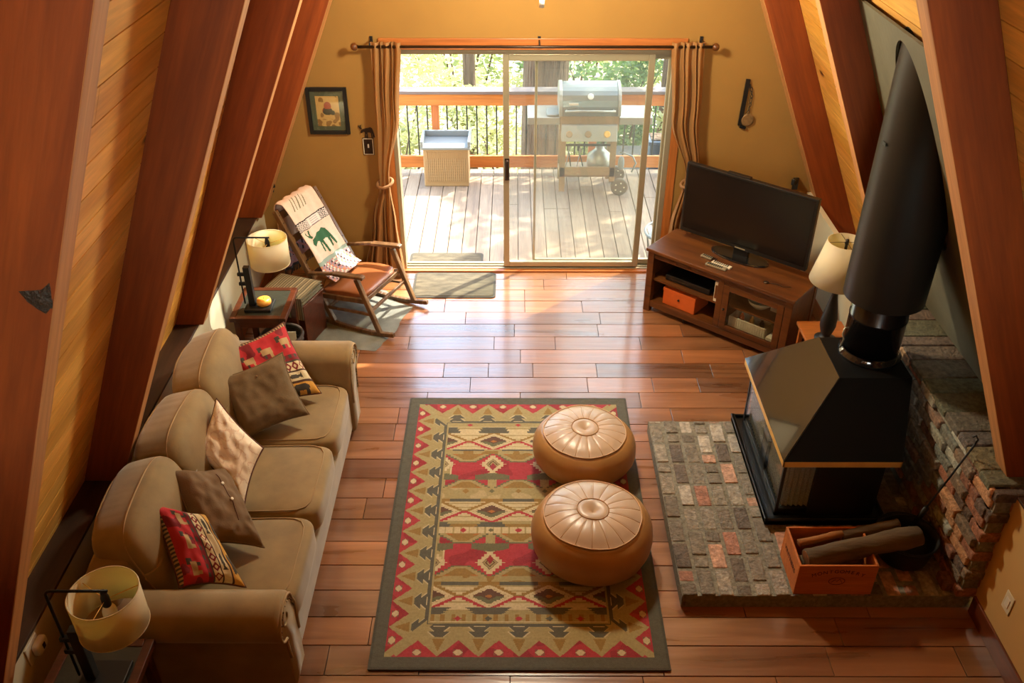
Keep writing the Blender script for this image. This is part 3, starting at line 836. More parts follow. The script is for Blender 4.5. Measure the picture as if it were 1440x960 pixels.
mb=MB(); mb.box(.05,W_-.05,.005,.04,.05,.105); pt('bottom_rail',mb,M['standwood'],st,bevel=.003)
mb=MB(); mb.box(.665,.715,.01,D_-.03,.075,.572); pt('divider',mb,M['standwood'],st,bevel=.002)
mb=MB(); mb.box(.03,.665,.03,D_-.03,.300,.318); pt('shelf',mb,M['standwood'],st)
mb=MB(); mb.box(.715,W_-.03,.06,D_-.03,.300,.310); pt('shelf',mb,M['standwood'],st)
dx0,dx1,dz0,dz1=.72,W_-.065,.11,.512
mb=MB(); f=.055; mb.box(dx0,dx0+f,.002,.026,dz0,dz1); mb.box(dx1-f,dx1,.002,.026,dz0,dz1); mb.box(dx0+f,dx1-f,.002,.026,dz0,dz0+f*.8); mb.box(dx0+f,dx1-f,.002,.026,dz1-f*.8,dz1)
dr=pt('cabinet_door',mb,M['standwood'],st,bevel=.003)
mb=MB(); mb.box(dx0+f,dx1-f,.012,.016,dz0+f*.8,dz1-f*.8); pt('glass_pane',mb,M['clear'],dr)
mb=MB(); mb.soft((dx0+.027,-.010,.30),(.022,.024,.022),2,6); pt('knob',mb,M['bronze'],dr,smooth=True)
# things kept in the console
Ms=world(st)
def inst(name,mb,mat,label,cat,group=None,**k):
    mb.v=[tuple(Ms@Vector(v)) for v in mb.v]
    cen=sum((Vector(v) for v in mb.v),Vector())/len(mb.v); zmin=min(v[2] for v in mb.v)
    o=obj(name,mb,mat,**k); tag(o,label,cat,group); return o
def inthing(name,x,y,z,label,cat,rz=0,group=None):
    p=Ms@Vector((x,y,z)); return thing(name,tuple(p),R(-40.3)+rz,label,cat,group)
t=inthing('disc_player',.36,.22,.318,'flat black disc player on the upper open shelf of the console','disc player')
mb=MB(); mb.box(-.21,.21,-.15,.13,.006,.055); pt('body',mb,M['black'],t,bevel=.004)
mb=MB(); mb.box(-.17,.02,-.152,-.149,.022,.036); pt('tray_front',mb,M['gloss'],t)
for x in (-.17,.17):
    mb=MB(); mb.box(x-.015,x+.015,-.12,.10,0,.006); pt('foot',mb,M['rubber'],t)
t=inthing('storage_box',.31,.17,.10,'orange storage box with a small dark knob on the lower open shelf','box')
mb=MB(); mb.box(-.155,.155,-.12,.12,0,.145); pt('body',mb,M['orange'],t,bevel=.006)
mb=MB(); mb.box(-.157,.157,-.122,.122,.125,.160); pt('lid',mb,M['orange'],t,bevel=.004)
mb=MB(); mb.soft((0,-.125,.085),(.022,.014,.022),2,5); pt('knob',mb,M['bronze'],t,smooth=True)
t=inthing('book',.645,.12,.318,'cream book standing upright beside the console divider','book')
mb=MB(); mb.box(-.016,.016,-.09,.09,0,.18); pt('cover',mb,M['paper'],t,bevel=.002)
mb=MB(); mb.box(-.010,.010,-.092,-.0895,.03,.15); pt('spine_label',mb,M['standwood'],t)
t=inthing('wicker_basket',.93,.17,.10,'long white woven basket behind the console glass','basket')
mb=MB()
for i in range(7):
    z=.010+i*.015; mb.tube([(.16*sx,.085*sy,z) for sx,sy in ((-1,-1),(1,-1),(1,1),(-1,1))],.008,6,closed=True)
for i in range(16):
    x=-.155+.31*i/15
    mb.box(x-.003,x+.003,-.095,-.091,.004,.11); mb.box(x-.003,x+.003,.091,.095,.004,.11)
mb.box(-.155,.155,-.083,.083,0,.008); pt('basket_body',mb,M['paper'],t,smooth=False)
for i,(x,l) in enumerate(((-.09,'red'),(.0,'dull gold'),(.09,'dark'))):
    o=inthing('bottle',.93+x,.17,.108,f'small {l} bottle in the white woven basket','bottle',group='small bottles in the white basket')
    mb=MB(); mb.lathe((0,0,0),[(.018,0),(.02,.01),(.02,.08),(.009,.10),(.009,.125)],14); pt('body',mb,[M['orange'],M['brass'],M['bronze']][i],o,smooth=True)
    mb=MB(); mb.lathe((0,0,0),[(.011,.12),(.011,.14)],12); pt('cap',mb,M['white'],o)
t=inthing('paper_stack',1.16,.13,.10,'short stack of cream papers behind the console glass, bottom shelf','papers')
mb=MB()
for i in range(6): mb.box(-.05+.003*(i%2),.07-.002*(i%3),-.07,.07,i*.009,i*.009+.008)
pt('sheets',mb,M['paper'],t)
t=inthing('serving_bowl',.97,.18,.310,'pale shell-shaped bowl on the upper shelf behind the console glass','bowl')
mb=MB(); mb.lathe((0,0,0),[(.03,0),(.05,.012),(.09,.05),(.105,.085),(.099,.085),(.083,.052),(.04,.018),(.001,.014)],28,cap=False); pt('body',mb,M['glassware'],t,smooth=True)
t=inthing('folded_map',1.12,.22,.310,'cream folded leaflet leaning on the upper shelf behind the console glass','leaflet')
mb=MB(); mb.box(-.07,.09,-.01,.0,0,.12); mb.box(-.068,.088,-.016,-.011,0,.118); pt('leaves',mb,M['paper'],t)
# ---------------------------------------------------------------- television
tv=thing('television',(1.40,6.83,.60),R(-40.3),'large black flat television standing on the console','television')
mb=MB(); mb.box(.0,1.13,.0,.045,.075,.68); b1=pt('housing',mb,M['black'],tv,bevel=.006)
mb=MB(); mb.box(.022,1.108,-.0025,-.0005,.11,.66); pt('screen',mb,M['screen'],tv)
mb=MB(); mb.box(.25,.88,.045,.085,.18,.58); pt('rear_cover',mb,M['black'],tv,bevel=.01)
mb=MB(); mb.box(.52,.61,-.003,-.001,.082,.092); pt('badge',mb,M['alu'],tv)
mb=MB(); mb.box(.50,.63,.02,.06,.012,.12); pt('neck',mb,M['black'],tv,bevel=.004)
mb=MB(); mb.lathe((.565,.02,0),[(.001,.014),(.24,.013),(.255,.008),(.255,.0),(.001,0)],48,M=Matrix.Diagonal((1,.46,1,1)),cap=False); pt('stand_base',mb,M['gloss'],tv,smooth=False)
mb=MB(); mb.box(.36,.56,.0,.04,.68,.694); pt('sensor_bar',mb,M['black'],tv,bevel=.003)
def remote(x,y,rz,label,mat,Lr=.17):
    r=inthing('remote_control',x,y,.60,label,'remote control',rz,'remote controls on the console')
    mb=MB(); mb.box(-Lr/2,Lr/2,-.021,.021,.001,.018); pt('body',mb,mat,r,bevel=.004)
    mb=MB()
    for i in range(8):
        for j in range(3): mb.cbox((-Lr/2+.02+i*.017,-.012+j*.012,.0190),(.009,.007,.003))
    pt('buttons',mb,M['white'] if mat==M['black'] else M['black'],r)
remote(.46,.16,R(-2),'silver remote control, closest to the television foot on the console',M['alu'],.10)
remote(.62,.115,R(0),'cream-topped remote control, middle of the three in front of the television',M['paper'])
remote(.60,.065,R(2),'silver-blue remote control, front of the three before the television',M['alu'],.18)
t=inthing('small_charger',1.02,.10,.60,'small dark disc lying on the console before the television','gadget')
mb=MB(); mb.lathe((0,0,0),[(.02,0),(.022,.006),(.02,.010),(.001,.012)],20,cap=False); pt('puck',mb,M['bronze'],t,smooth=True)
mb=MB(); mb.tube([(.02,0,.004),(.07,.03,.004),(.13,.02,.004),(.18,.06,.004)],.002,5); pt('cord',mb,M['black'],t,smooth=True)
# ---------------------------------------------------------------- brick hearth and low brick wall
rnd=random.Random(21)
def bcol(kind=None):
    pal=[((116,110,98),5),((128,122,110),5),((98,92,82),4),((148,142,130),3),((158,118,98),2),((138,100,84),2),((168,134,114),1),((92,84,76),2)]
    if kind=='warm': pal=[((132,92,72),5),((112,78,62),4),((160,120,86),3),((110,96,80),3),((84,70,60),2)]
    if kind=='tan': pal=[((170,136,98),5),((150,116,84),4),((184,154,112),3),((128,96,70),2)]
    if kind=='grey': pal=[((128,128,114),5),((104,108,100),4),((148,152,140),3),((122,100,84),2),((150,100,76),1)]
    tot=sum(w for _,w in pal); q=rnd.random()*tot
    for c,w in pal:
        q-=w
        if q<=0: break
    j=rnd.uniform(1.2,1.65); return tuple(x*j for x in lin(c))
HX0,HX1,HY0,HY1,HZ=.945,2.60,3.40,4.98,.10
hearth=thing('hearth',(1.78,4.19,0),0,'raised hearth slab of worn grey and red bricks under the stove','hearth')
mb=MB(); mb.box(HX0+.008,HX1,HY0+.010,HY1-.008,0,HZ-.007); obj('mortar_bed',mb,M['mortar'],hearth)
mb=MB(); x=HX0; ci=0
while x<HX1-.02:
    w=.105; y=HY0-(.0 if ci%2 else .10)
    while y<HY1-.02:
        l=rnd.choice([.205,.205,.205,.10]); y0=max(y,HY0); y1=min(y+l,HY1)
        if y1-y0>.03:
            mb.col=bcol(); g=rnd.uniform(.009,.014); dz=rnd.uniform(-.006,.004)
            Mz=Matrix.Translation(((x+w/2),(y0+y1)/2,0))@Matrix.Rotation(rnd.uniform(-.02,.02),4,'Z')
            hw,hl=(w-g*2)/2,(y1-y0-g*2)/2
            mb.box(-hw,min(hw,HX1-x-w/2),-hl,hl,.004,HZ+dz,Mz)
        y=y0+l if y>=HY0 else y+l
    x+=w; ci+=1
obj('bricks',mb,M['brick'],hearth,bevel=.010,seg=2)
bw=thing('brick_wall',(2.56,4.4,HZ),0,'low rough brick wall behind the stove with a stone-slab top','brick wall')
BX=2.475; BY0,BY1=3.42,5.26; BZ1=.90
mb=MB(); mb.box(BX+.03,2.96,BY0-.015,BY1,HZ,BZ1-.04); obj('backing',mb,M['mortar'],bw)
mb=MB(); rh=.0725; nrow=int((BZ1-HZ)/rh)
for k in range(nrow):
    z=HZ+k*rh; y=BY0-(0 if k%2 else .105)
    if k==0: y=BY0
    while y<BY1-.02:
        l=.215; y0=max(y,BY0); y1=min(y+l,BY1)
        f=(y0-BY0)/(BY1-BY0); kind='warm' if f<.18+rnd.uniform(-.08,.08) else ('tan' if f>.62 and k>5 else ('grey' if f<.6 else None))
        mb.col=bcol(kind); jx=rnd.uniform(-.012,.014)
        if y1-y0>.04: mb.box(BX+jx,BX+.10,y0+.006,y1-.006,z+.006,z+rh-.006)
        if y0==BY0:
            mb.col=bcol('warm'); q0=BX+(.105 if k%2 else .0)+.004
            while q0<2.9: mb.box(q0+.004,q0+.20,BY0-.03+rnd.uniform(-.004,.004),BY0+.07,z+.006,z+rh-.006); q0+=.21; mb.col=bcol('warm')
        y+=l
# stepped bricks at the near end
for (dx,dy,z0,n_) in ((.0,-.0,HZ,1),):
    for k in range(4):
        mb.col=bcol('warm'); mb.box(BX-.05+.0*k,BX+.06,BY0+.02+k*.0,BY0+.12,HZ+.001,HZ+.066) if k==0 else None
mb.col=bcol('warm')
obj('bricks',mb,M['brick'],bw,bevel=.009,seg=2)
mb=MB(); y=BY0+.02; rnd2=random.Random(4)
while y<BY1-.02:
    l=rnd2.uniform(.10,.20); y1=min(y+l,BY1); mb.col=tuple(v*rnd2.uniform(.7,1.1) for v in lin((118,108,88)))
    mb.box(BX-.005+rnd2.uniform(-.01,.012),KR+.30,y+.004,y1-.004,BZ1-.035,BZ1+.010+rnd2.uniform(-.006,.006)); y=y1
obj('capping_stones',mb,M['brick'],bw,bevel=.008,seg=2)
# grey heat board between the two rafters, with an oval cut-out for the flue
FX,FY=2.215,4.62
FR=.168; SR=.234
za,zb=.93,2.90; ang=math.atan(RS)
rt=Matrix.Translation((RX+DO-.05,0,0))@Matrix.Rotation(-ang,4,'Y')
sa,sb=za/cos(ang),zb/cos(ang)
zc=(RX+DO-.05-FX)/RS; sc=zc/cos(ang)
hr_y=SR+.025; hr_s=(SR+.02)/sin(ang)
def outer(t):
    c,s_=cos(t),sin(t); ya,yb=3.634-FY,5.276-FY; sA,sB=sa-sc,sb-sc
    k=1e9
    if c>1e-6:k=min(k,yb/c)
    if c<-1e-6:k=min(k,ya/c)
    if s_>1e-6:k=min(k,sB/s_)
    if s_<-1e-6:k=min(k,sA/s_)
    return (k*c,k*s_)
angs=sorted([2*pi*i/96 for i in range(96)]+[atan2(b_,a_)%(2*pi) for a_ in (3.634-FY,5.276-FY) for b_ in (sa-sc,sb-sc)])
mb=MB(); n=len(angs); hs=min(hr_s,(sb-sc)-.03)
for lay in (0,.016):
    for t in angs:
        o_=outer(t); i_=(hr_y*cos(t),hs*sin(t))
        mb.v.append((lay,FY+o_[0],sc+o_[1])); mb.v.append((lay,FY+i_[0],sc+i_[1]))
for i in range(n):
    j=(i+1)%n; a=2*i;b_=2*j;B=2*n
    for f in ((a,b_,b_+1,a+1),(B+a,B+a+1,B+b_+1,B+b_),(a+1,b_+1,B+b_+1,B+a+1),(a,B+a,B+b_,b_)): mb.f.append(f); mb.c.append(None); mb.m.append(0)
o=obj('heat_board',mb,M['greyboard']); o.matrix_world=rt; tag(o,'grey cement heat board with an oval hole behind the flue pipe','heat board')
mb=MB(); mb.box(.03,.045,FY-.32,FY+.32,sc-.62,min(sb-.02,sc+.5)); o2=obj('flue_hole_shade',mb,M['blackmatte']); o2.matrix_world=rt; o2.parent=o; o2.matrix_parent_inverse=Matrix.Identity(4); o2.location=(0,0,0); o2.rotation_euler=(0,0,0); o2['label']='black sheet standing in for the shade inside the hole'  # flat black sheet paints the dark inside the flue hole

# ---------------------------------------------------------------- wood stove
sv=thing('wood_stove',(1.9,4.33,HZ),0,'black free-standing wood stove with a sloped hood and brass band','stove')
px0,px1,py0,py1=1.535,2.27,3.945,4.965; pz=.170
mb=MB(); mb.box(px0,px1,py0,py1,HZ+.012,HZ+.045); t_=.014
for q in ((px0,px0+t_,py0,py1),(px1-t_,px1,py0,py1),(px0+t_,px1-t_,py0,py0+t_),(px0+t_,px1-t_,py1-t_,py1)): mb.box(*q,HZ+.012,pz)
mb.box(px0-.006,px0+t_+.006,py0-.006,py1+.006,pz-.012,pz); mb.box(px0,px1,py0-.006,py0+t_+.006,pz-.012,pz)
obj('base_pan',mb,M['pan'],sv,bevel=.003)
bx0,bx1,by0,by1=1.598,2.20,3.99,4.90; bz1=.600
mb=MB(); mb.box(bx0+.20,bx1,by0,by1,HZ+.05,bz1); mb.box(bx0+.01,bx0+.20,by0+.01,by1-.01,HZ+.05,HZ+.10); obj('firebox',mb,M['blackmatte'],sv,bevel=.004)
mb=MB()
for (x,y) in ((bx0,by0),(bx0,by1-.018)): mb.box(x,x+.018,y,y+.018,HZ+.05,bz1)
mb.box(bx0,bx0+.016,by0,by1,bz1-.02,bz1); mb.box(bx0,bx0+.016,by0,by1,HZ+.05,HZ+.075); obj('corner_posts',mb,M['blackmatte'],sv)
g=MB(); g.box(bx0+.004,bx0+.009,by0+.018,by1-.018,HZ+.075,bz1-.02); g.box(bx0+.018,bx0+.20,by0+.004,by0+.009,HZ+.075,bz1-.02); obj('glass_pane',g,M['clear'],sv)
def curtainmesh(y0,y1):
    mb=MB(); n_=int((y1-y0)/.03)
    mb.grid(lambda u,v:(bx0+.04+.010*sin(u*n_*2*pi)*(1+.4*sin(v*3)),y0+(y1-y0)*u,HZ+.075+(bz1-.03-HZ-.075)*v),n_*10,30)
    return mb
obj('spark_curtain',curtainmesh(by0+.03,by0+.38),M['mesh'],sv,smooth=True,solid=.001)
obj('spark_curtain',curtainmesh(by0+.46,by1-.03),M['mesh'],sv,smooth=True,solid=.001)
mb=MB(); mb.grid(lambda u,v:(bx0+.05+.15*u,by0+.035+.008*sin(u*30),HZ+.075+(bz1-.03-HZ-.075)*v),30,20); obj('spark_curtain',mb,M['mesh'],sv,smooth=True,solid=.001)
mb=MB(); mb.box(bx0+.008,bx0+.03,by0+.36,by0+.47,HZ+.08,.48); obj('curtain_pull_panel',mb,M['blackmatte'],sv)
# hood
hx0,hx1,hy0,hy1=1.560,2.250,3.920,4.965; hz0,hz1=.600,.642; tz=.93; tx0,tx1,ty0,ty1=1.955,2.390,4.350,4.790
mb=MB(); mb.prism([(hx0,hy0,hz0),(hx1,hy0,hz0),(hx1,hy0,hz1),(hx0,hy0,hz1)],(0,.012,0)); mb.box(hx0,hx0+.012,hy0,hy1,hz0,hz1); mb.box(hx0,hx1,hy1-.012,hy1,hz0,hz1); mb.box(hx1-.012,hx1,hy0,hy1,hz0,hz1)
obj('brass_band',mb,M['brass'],sv,bevel=.003)
vs=[(hx0,hy0,hz1),(hx1,hy0,hz1),(hx1,hy1,hz1),(hx0,hy1,hz1),(tx0,ty0,tz),(tx1,ty0,tz),(tx1,ty1,tz),(tx0,ty1,tz)]
mb=MB(); mb.add(vs,[(0,1,5,4),(1,2,6,5),(2,3,7,6),(4,5,6,7),(3,2,1,0)]); obj('hood',mb,M['hoodmatte'],sv)
a,b_,c_,d_=[Vector(vs[i]) for i in (3,0,4,7)]; N=(b_-a).cross(d_-a).normalized(); 
if N.x>0: N=-N
mb=MB(); mb.prism([a,b_,c_,d_],N*.006); obj('hood_front',mb,M['gloss'],sv,bevel=.002,label='glossy black enamel front of the hood')
mb=MB(); mb.tube([vs[3],vs[7]],.0035,6); mb.tube([vs[7],vs[4]],.0035,6); mb.tube([vs[4],vs[0]],.003,6); obj('edge_bead',mb,M['pan'],sv)
mb=MB(); mb.lathe((FX,FY,0),[(FR+.02,tz),(FR+.022,tz+.02),(FR+.004,tz+.035),(FR+.002,tz+.05)],48,cap=False); obj('flue_collar',mb,M['gloss'],sv,smooth=True)
fp=thing('flue_pipe',(FX,FY,tz+.02),0,'dark steel flue pipe rising from the stove hood','flue pipe')
mb=MB(); mb.lathe((FX,FY,0),[(FR,tz+.03),(FR,1.20),(FR+.003,1.203),(FR+.003,1.218),(FR,1.22),(FR,2.3)],48,cap=True); obj('pipe',mb,M['pipe'],fp,smooth=False)
for p in bpy.data.objects['pipe'].data.polygons: p.use_smooth=len(p.vertices)==4
mb=MB(); mb.tube([(FX-FR-.004,FY-.02,tz+.20),(FX-FR-.03,FY-.03,tz+.20),(FX-FR-.035,FY-.03,tz+.16),(FX-FR-.02,FY-.03,tz+.12),(FX-FR-.03,FY-.03,tz+.06)],.005,6); obj('damper_wire',mb,M['alu'],fp,smooth=True)
sh=thing('flue_shroud',(FX,FY,1.345),0,'wide charcoal heat-shield tube around the flue, passing into the sloped ceiling','flue shroud')
mb=MB(); mb.lathe((FX,FY,0),[(SR,1.345),(SR,3.30)],64,cap=False); mb.lathe((FX,FY,0),[(FR+.01,1.36),(SR-.004,1.35)],64,cap=False); obj('tube',mb,M['shroud'],sh,smooth=False)
for p in bpy.data.objects['tube'].data.polygons: p.use_smooth=True
mb=MB(); mb.box(FX-SR-.001,FX-SR+.001,FY-.06,FY-.02,2.302,2.322); obj('seam_clip',mb,M['pan'],sh)

# ---------------------------------------------------------------- kindling crate, logs, kettle, poker
cr=thing('wooden_crate',(1.79,3.56,HZ+.004),0,'orange pine wine crate full of firewood on the hearth corner','crate')
cx0,cx1,cy0,cy1,cz0,cz1=1.575,2.012,3.412,3.712,HZ+.006,.335; w=.012
mb=MB(); mb.box(cx0,cx1,cy0,cy0+w,cz0,cz1); sd=obj('side_panel',mb,M['crate'],cr,bevel=.002)
mb=MB(); mb.box(cx0,cx1,cy1-w,cy1,cz0,cz1); obj('side_panel',mb,M['crate'],cr,bevel=.002)
mb=MB(); mb.box(cx0,cx0+w,cy0+w,cy1-w,cz0,cz1); ep=obj('end_panel',mb,M['crate'],cr,bevel=.002)
mb=MB(); mb.box(cx1-w,cx1,cy0+w,cy1-w,cz0,cz1); obj('end_panel',mb,M['crate'],cr,bevel=.002)
mb=MB(); mb.box(cx0+w,cx1-w,cy0+w,cy1-w,cz0,cz0+.008); obj('floor_panel',mb,M['crate'],cr)
def text(s,size,loc,rot,mb,ext=.0004):
    cu=bpy.data.curves.new('tmp','FONT'); cu.body=s; cu.size=size; cu.align_x='CENTER'; cu.align_y='CENTER'; cu.extrude=ext
    o=bpy.data.objects.new('tmp',cu); COL.objects.link(o); bpy.context.view_layer.update()
    me=o.evaluated_get(bpy.context.evaluated_depsgraph_get()).to_mesh()
    mb.add([tuple(v.co) for v in me.vertices],[tuple(p.vertices) for p in me.polygons],Matrix.LocRotScale(Vector(loc),rot,None))
    o.to_mesh_clear(); bpy.data.objects.remove(o); bpy.data.curves.remove(cu)
from mathutils import Euler
word='MONTGOMERY'
mb=MB()
for i,ch in enumerate(word):
    q=(i-(len(word)-1)/2)/((len(word)-1)/2); 
    text(ch,.036,(1.80+.135*q,cy0-.0012,.292-.030*q*q),Euler((pi/2,R(16*q),0)),mb)
obj('lettering',mb,M['ink'],cr)['kind']='stuff'
mb=MB()
mb.tube([(1.80+.045*cos(t),cy0-.0008,.215+.028*sin(t)) for t in [2*pi*i/20 for i in range(20)]],.0018,4,closed=True)
mb.tube([(1.80-.03,cy0-.0008,.205),(1.79,cy0-.0008,.228),(1.80,cy0-.0008,.212),(1.815,cy0-.0008,.232),(1.83,cy0-.0008,.205)],.0016,4)
obj('printed_emblem',mb,M['ink'],cr)
mb=MB(); text('VINTNERS',.045,(cx0-.0012,3.56,.235),Matrix(((0,0,-1),(-1,0,0),(0,1,0))).to_euler(),mb); obj('lettering',mb,M['ink'],cr)
def log(name,a,b_,r,mat,label,cat,seed,n=16,group=None,ends=None):
    a=Vector(a);b_=Vector(b_); root=thing(name,tuple((a+b_)/2),0,label,cat,group)
    pts=[a.lerp(b_,i/18) for i in range(19)]; mb=MB(); mb.tube(pts,[r*(1+.08*fnoise(i*.3,seed)) for i in range(19)],n)
    ax=(b_-a).normalized(); vs=[]
    for i,v in enumerate(mb.v):
        v=Vector(v); k=i//n; c=pts[min(k,18)]; d=v-c; vs.append(tuple(c+d*(1+.22*fnoise(v.x*9+seed,v.y*14,v.z*14)+.08*fnoise(v.x*30,v.y*40,v.z*40+seed))))
    mb.v=vs; obj('bark',mb,mat,root,smooth=True)
    for p,s_ in ((a,-1),(b_,1)):
        q=ax.to_track_quat('Z','Y').to_matrix().to_4x4(); m2=MB(); m2.lathe(tuple(p+ax*.002*s_),[(r*.80,0),(r*.4,.001*s_),(.001,.0015*s_)],14,M=q,cap=False); obj('cut_end',m2,M['splitwood'],root)
    return root
log('firewood_log',(1.64,3.50,.300),(2.29,3.60,.375),.058,M['bark'],'thick grey-brown log lying across the crate and jutting over the black kettle','log',3,20,'firewood in the crate')
log('firewood_log',(1.62,3.60,.315),(1.88,3.655,.335),.022,M['splitwood'],'thin split orange stick lying in the crate beside its far edge','log',8,7,'firewood in the crate')
log('firewood_log',(1.88,3.665,.30),(2.22,3.72,.35),.032,M['bark'],'dark log behind the thick grey-brown one','log',12,12,'firewood in the crate')
log('firewood_log',(1.63,3.55,.20),(1.97,3.60,.20),.055,M['bark'],'log at the bottom of the crate','log',15,12,'firewood in the crate')
kt=thing('ash_bucket',(2.275,3.70,HZ+.004),0,'black iron ash bucket on the hearth between crate and brick wall','bucket')
kx,ky=2.275,3.69
mb=MB(); mb.lathe((kx,ky,0),[(.001,HZ+.02),(.11,HZ+.01),(.145,HZ+.05),(.165,HZ+.16),(.172,HZ+.20),(.164,HZ+.20),(.155,HZ+.15),(.13,HZ+.06),(.001,HZ+.03)],40,cap=False); obj('bowl',mb,M['iron'],kt,smooth=True)
mb=MB(); mb.tube([(kx+.172*cos(t),ky+.172*sin(t),HZ+.20) for t in [2*pi*i/40 for i in range(40)]],.006,8,closed=True); obj('rim',mb,M['iron'],kt,smooth=True)
mb=MB(); mb.tube([(kx+.165*cos(t)*1,ky+.10*abs(sin(t))+.03,HZ+.2+.02*sin(t)) for t in [pi*i/16 for i in range(17)]],.005,6); obj('handle',mb,M['iron'],kt,smooth=True)
for k in range(3):
    t=2*pi*k/3+.4; mb=MB(); mb.lathe((kx+.09*cos(t),ky+.09*sin(t),0),[(.014,HZ+.0),(.018,HZ+.03)],10); obj('foot',mb,M['iron'],kt)
pk=thing('fire_poker',(2.32,3.75,.30),0,'thin black fire poker leaning from the bucket against the brick wall','poker')
mb=MB(); mb.tube([(2.30,3.77,.14),(2.34,3.755,.34),(2.452,3.66,1.00)],.006,8); mb.tube([(2.452,3.66,1.0),(2.458,3.66,1.03),(2.452,3.675,1.045),(2.440,3.68,1.03)],.005,6); obj('shaft',mb,M['iron'],pk,smooth=True)
mb=MB(); mb.tube([(2.325,3.762,.27),(2.36,3.735,.46)],.016,10); obj('grip',mb,M['iron'],pk,smooth=True)
# ---------------------------------------------------------------- rocking chair (own axes: x forward, y to the far side)
rc=thing('rocking_chair',(-.94,6.43,0),R(-24),'wooden rocking chair with brown leather seat turned toward the room','rocking chair')
def rp(name,mb,mat,parent=rc,**k): return obj(name,mb,mat,parent,local=True,**k)
HWD=.285
for s_ in (-1,1):
    y=HWD*s_
    pts=[(-.84+.92*t, y, .018+.20*(t-.60)**2*1.15+ (0 if t<.97 else .0)) for t in [i/22 for i in range(23)]]
    mb=MB()
    for p,q in zip(pts,pts[1:]): mb.bar(p,q,.034,.036)
    rp('rocker',mb,M['chairwood'],bevel=.004)
    top=(-.965,y*.93,.955); base=(-.50,y,.045)
    mb=MB(); mb.bar(base,(-.655,y*.98,.36),.036,.042,up=(1,0,0)); mb.bar((-.655,y*.98,.36),top,.036,.046,up=(1,0,0)); rp('back_post',mb,M['chairwood'],bevel=.006)
    mb=MB(); mb.bar((-.055,y,.040),(-.235,y,.51),.038,.040,up=(1,0,0)); rp('front_leg',mb,M['chairwood'],bevel=.006)
    mb=MB(); mb.bar((-.70,y,.455),(-.44,y*1.02,.515),.034,.026); mb.bar((-.44,y*1.02,.515),(-.17,y*1.04,.545),.058,.026); mb.bar((-.19,y*1.04,.545),(-.155,y*1.04,.538),.05,.03); rp('arm',mb,M['chairwood'],bevel=.006)
    mb=MB(); mb.bar((-.56,y,.17),(-.11,y,.20),.022,.022); rp('side_stretcher',mb,M['chairwood'],bevel=.004)
mb=MB(); mb.bar((-.135,-HWD,.22),(-.135,HWD,.22),.02,.03); rp('front_stretcher',mb,M['chairwood'],bevel=.003)
mb=MB(); mb.bar((-.55,-HWD,.16),(-.55,HWD,.16),.02,.03); rp('rear_stretcher',mb,M['chairwood'],bevel=.003)
def sdz(w): 
    w=w.copy()
    if w.z>0: w.z+= -.010+.018*(1-(w.x/.2)**2)
    return w
mb=MB(); mb.soft((-.405,0,.318),(.455,.530,.062),6,16,M=Matrix.Rotation(R(-7),4,'Y'),dz=sdz); rp('seat_cushion',mb,M['seatleather'],smooth=True)
mb=MB(); mb.bar((-.19,-HWD,.305),(-.19,HWD,.305),.03,.04); mb.bar((-.62,-HWD,.265),(-.62,HWD,.265),.03,.04); mb.bar((-.62,-HWD+.01,.265),(-.19,-HWD+.01,.305),.025,.04); mb.bar((-.62,HWD-.01,.265),(-.19,HWD-.01,.305),.025,.04); rp('seat_frame',mb,M['chairwood'],bevel=.004)
for t in (.10,.35,.6,.92):
    z=.36+t*.595; x=-.655-.31*t; mb=MB(); mb.bar((x,-HWD*.95,z),(x,HWD*.95,z),.016,.06,up=(-.46,0,1)); rp('back_slat',mb,M['chairwood'],bevel=.004)
mb=MB()
for s_ in (-1,1):
    for t in (.95,.85,.30,.22):
        z=.36+t*.595; x=-.655-.31*t; mb.lathe((x+.026,HWD*.94*s_,z),[(.006,-.002),(.006,.003)],8,M=Matrix.Rotation(R(63),4,'Y'))
rp('peg',mb,M['ledge'])
# ---------------------------------------------------------------- moose throw over the chair back
th=thing('throw_blanket',(-.94,6.43,0),R(-24),'cream throw with a green moose draped over the rocking chair back','throw blanket')
wd=.40
path=[(-.51,.375),(-.60,.40),(-.635,.44),(-.72,.60),(-.82,.80),(-.905,.955),(-.945,1.0),(-.985,.985),(-1.0,.93),(-.98,.80),(-.985,.62),(-.975,.42),(-.97,.37)]
import itertools
cum=[0]
for p,q in zip(path,path[1:]): cum.append(cum[-1]+sqrt((p[0]-q[0])**2+(p[1]-q[1])**2))
TL=cum[-1]
def pp(d):
    for i in range(len(path)-1):
        if d<=cum[i+1]+1e-9:
            t=(d-cum[i])/(cum[i+1]-cum[i]); return path[i][0]+(path[i+1][0]-path[i][0])*t,path[i][1]+(path[i+1][1]-path[i][1])*t
    return path[-1]
def tf(u,v):
    d=v*TL; a=[pp(max(0,min(TL,d+k*.02))) for k in (-1,0,1)]; x=sum(q[0] for q in a)/3; z=sum(q[1] for q in a)/3
    y=(u-.5)*(wd+.05*max(0,(d-cum[6])))+.02*fnoise(v*3,u)-.022
    f=.012*fnoise(u*5,v*6)+.008*sin(u*26+v*3)*(1 if d>cum[6] else .35)
    return (x+.026+f,y,z+.014) if d<cum[6] else (x-.01+f,y,z+.014*max(0,1-(d-cum[6])*8))
CRM=lin((222,196,178)); GRN=lin((44,92,60)); BLK=lin((50,44,44)); PNK=lin((176,120,116)); LAV=lin((150,134,148)); TEAL=lin((140,160,150)); ORG=lin((196,132,84)); WHT=lin((220,208,200))
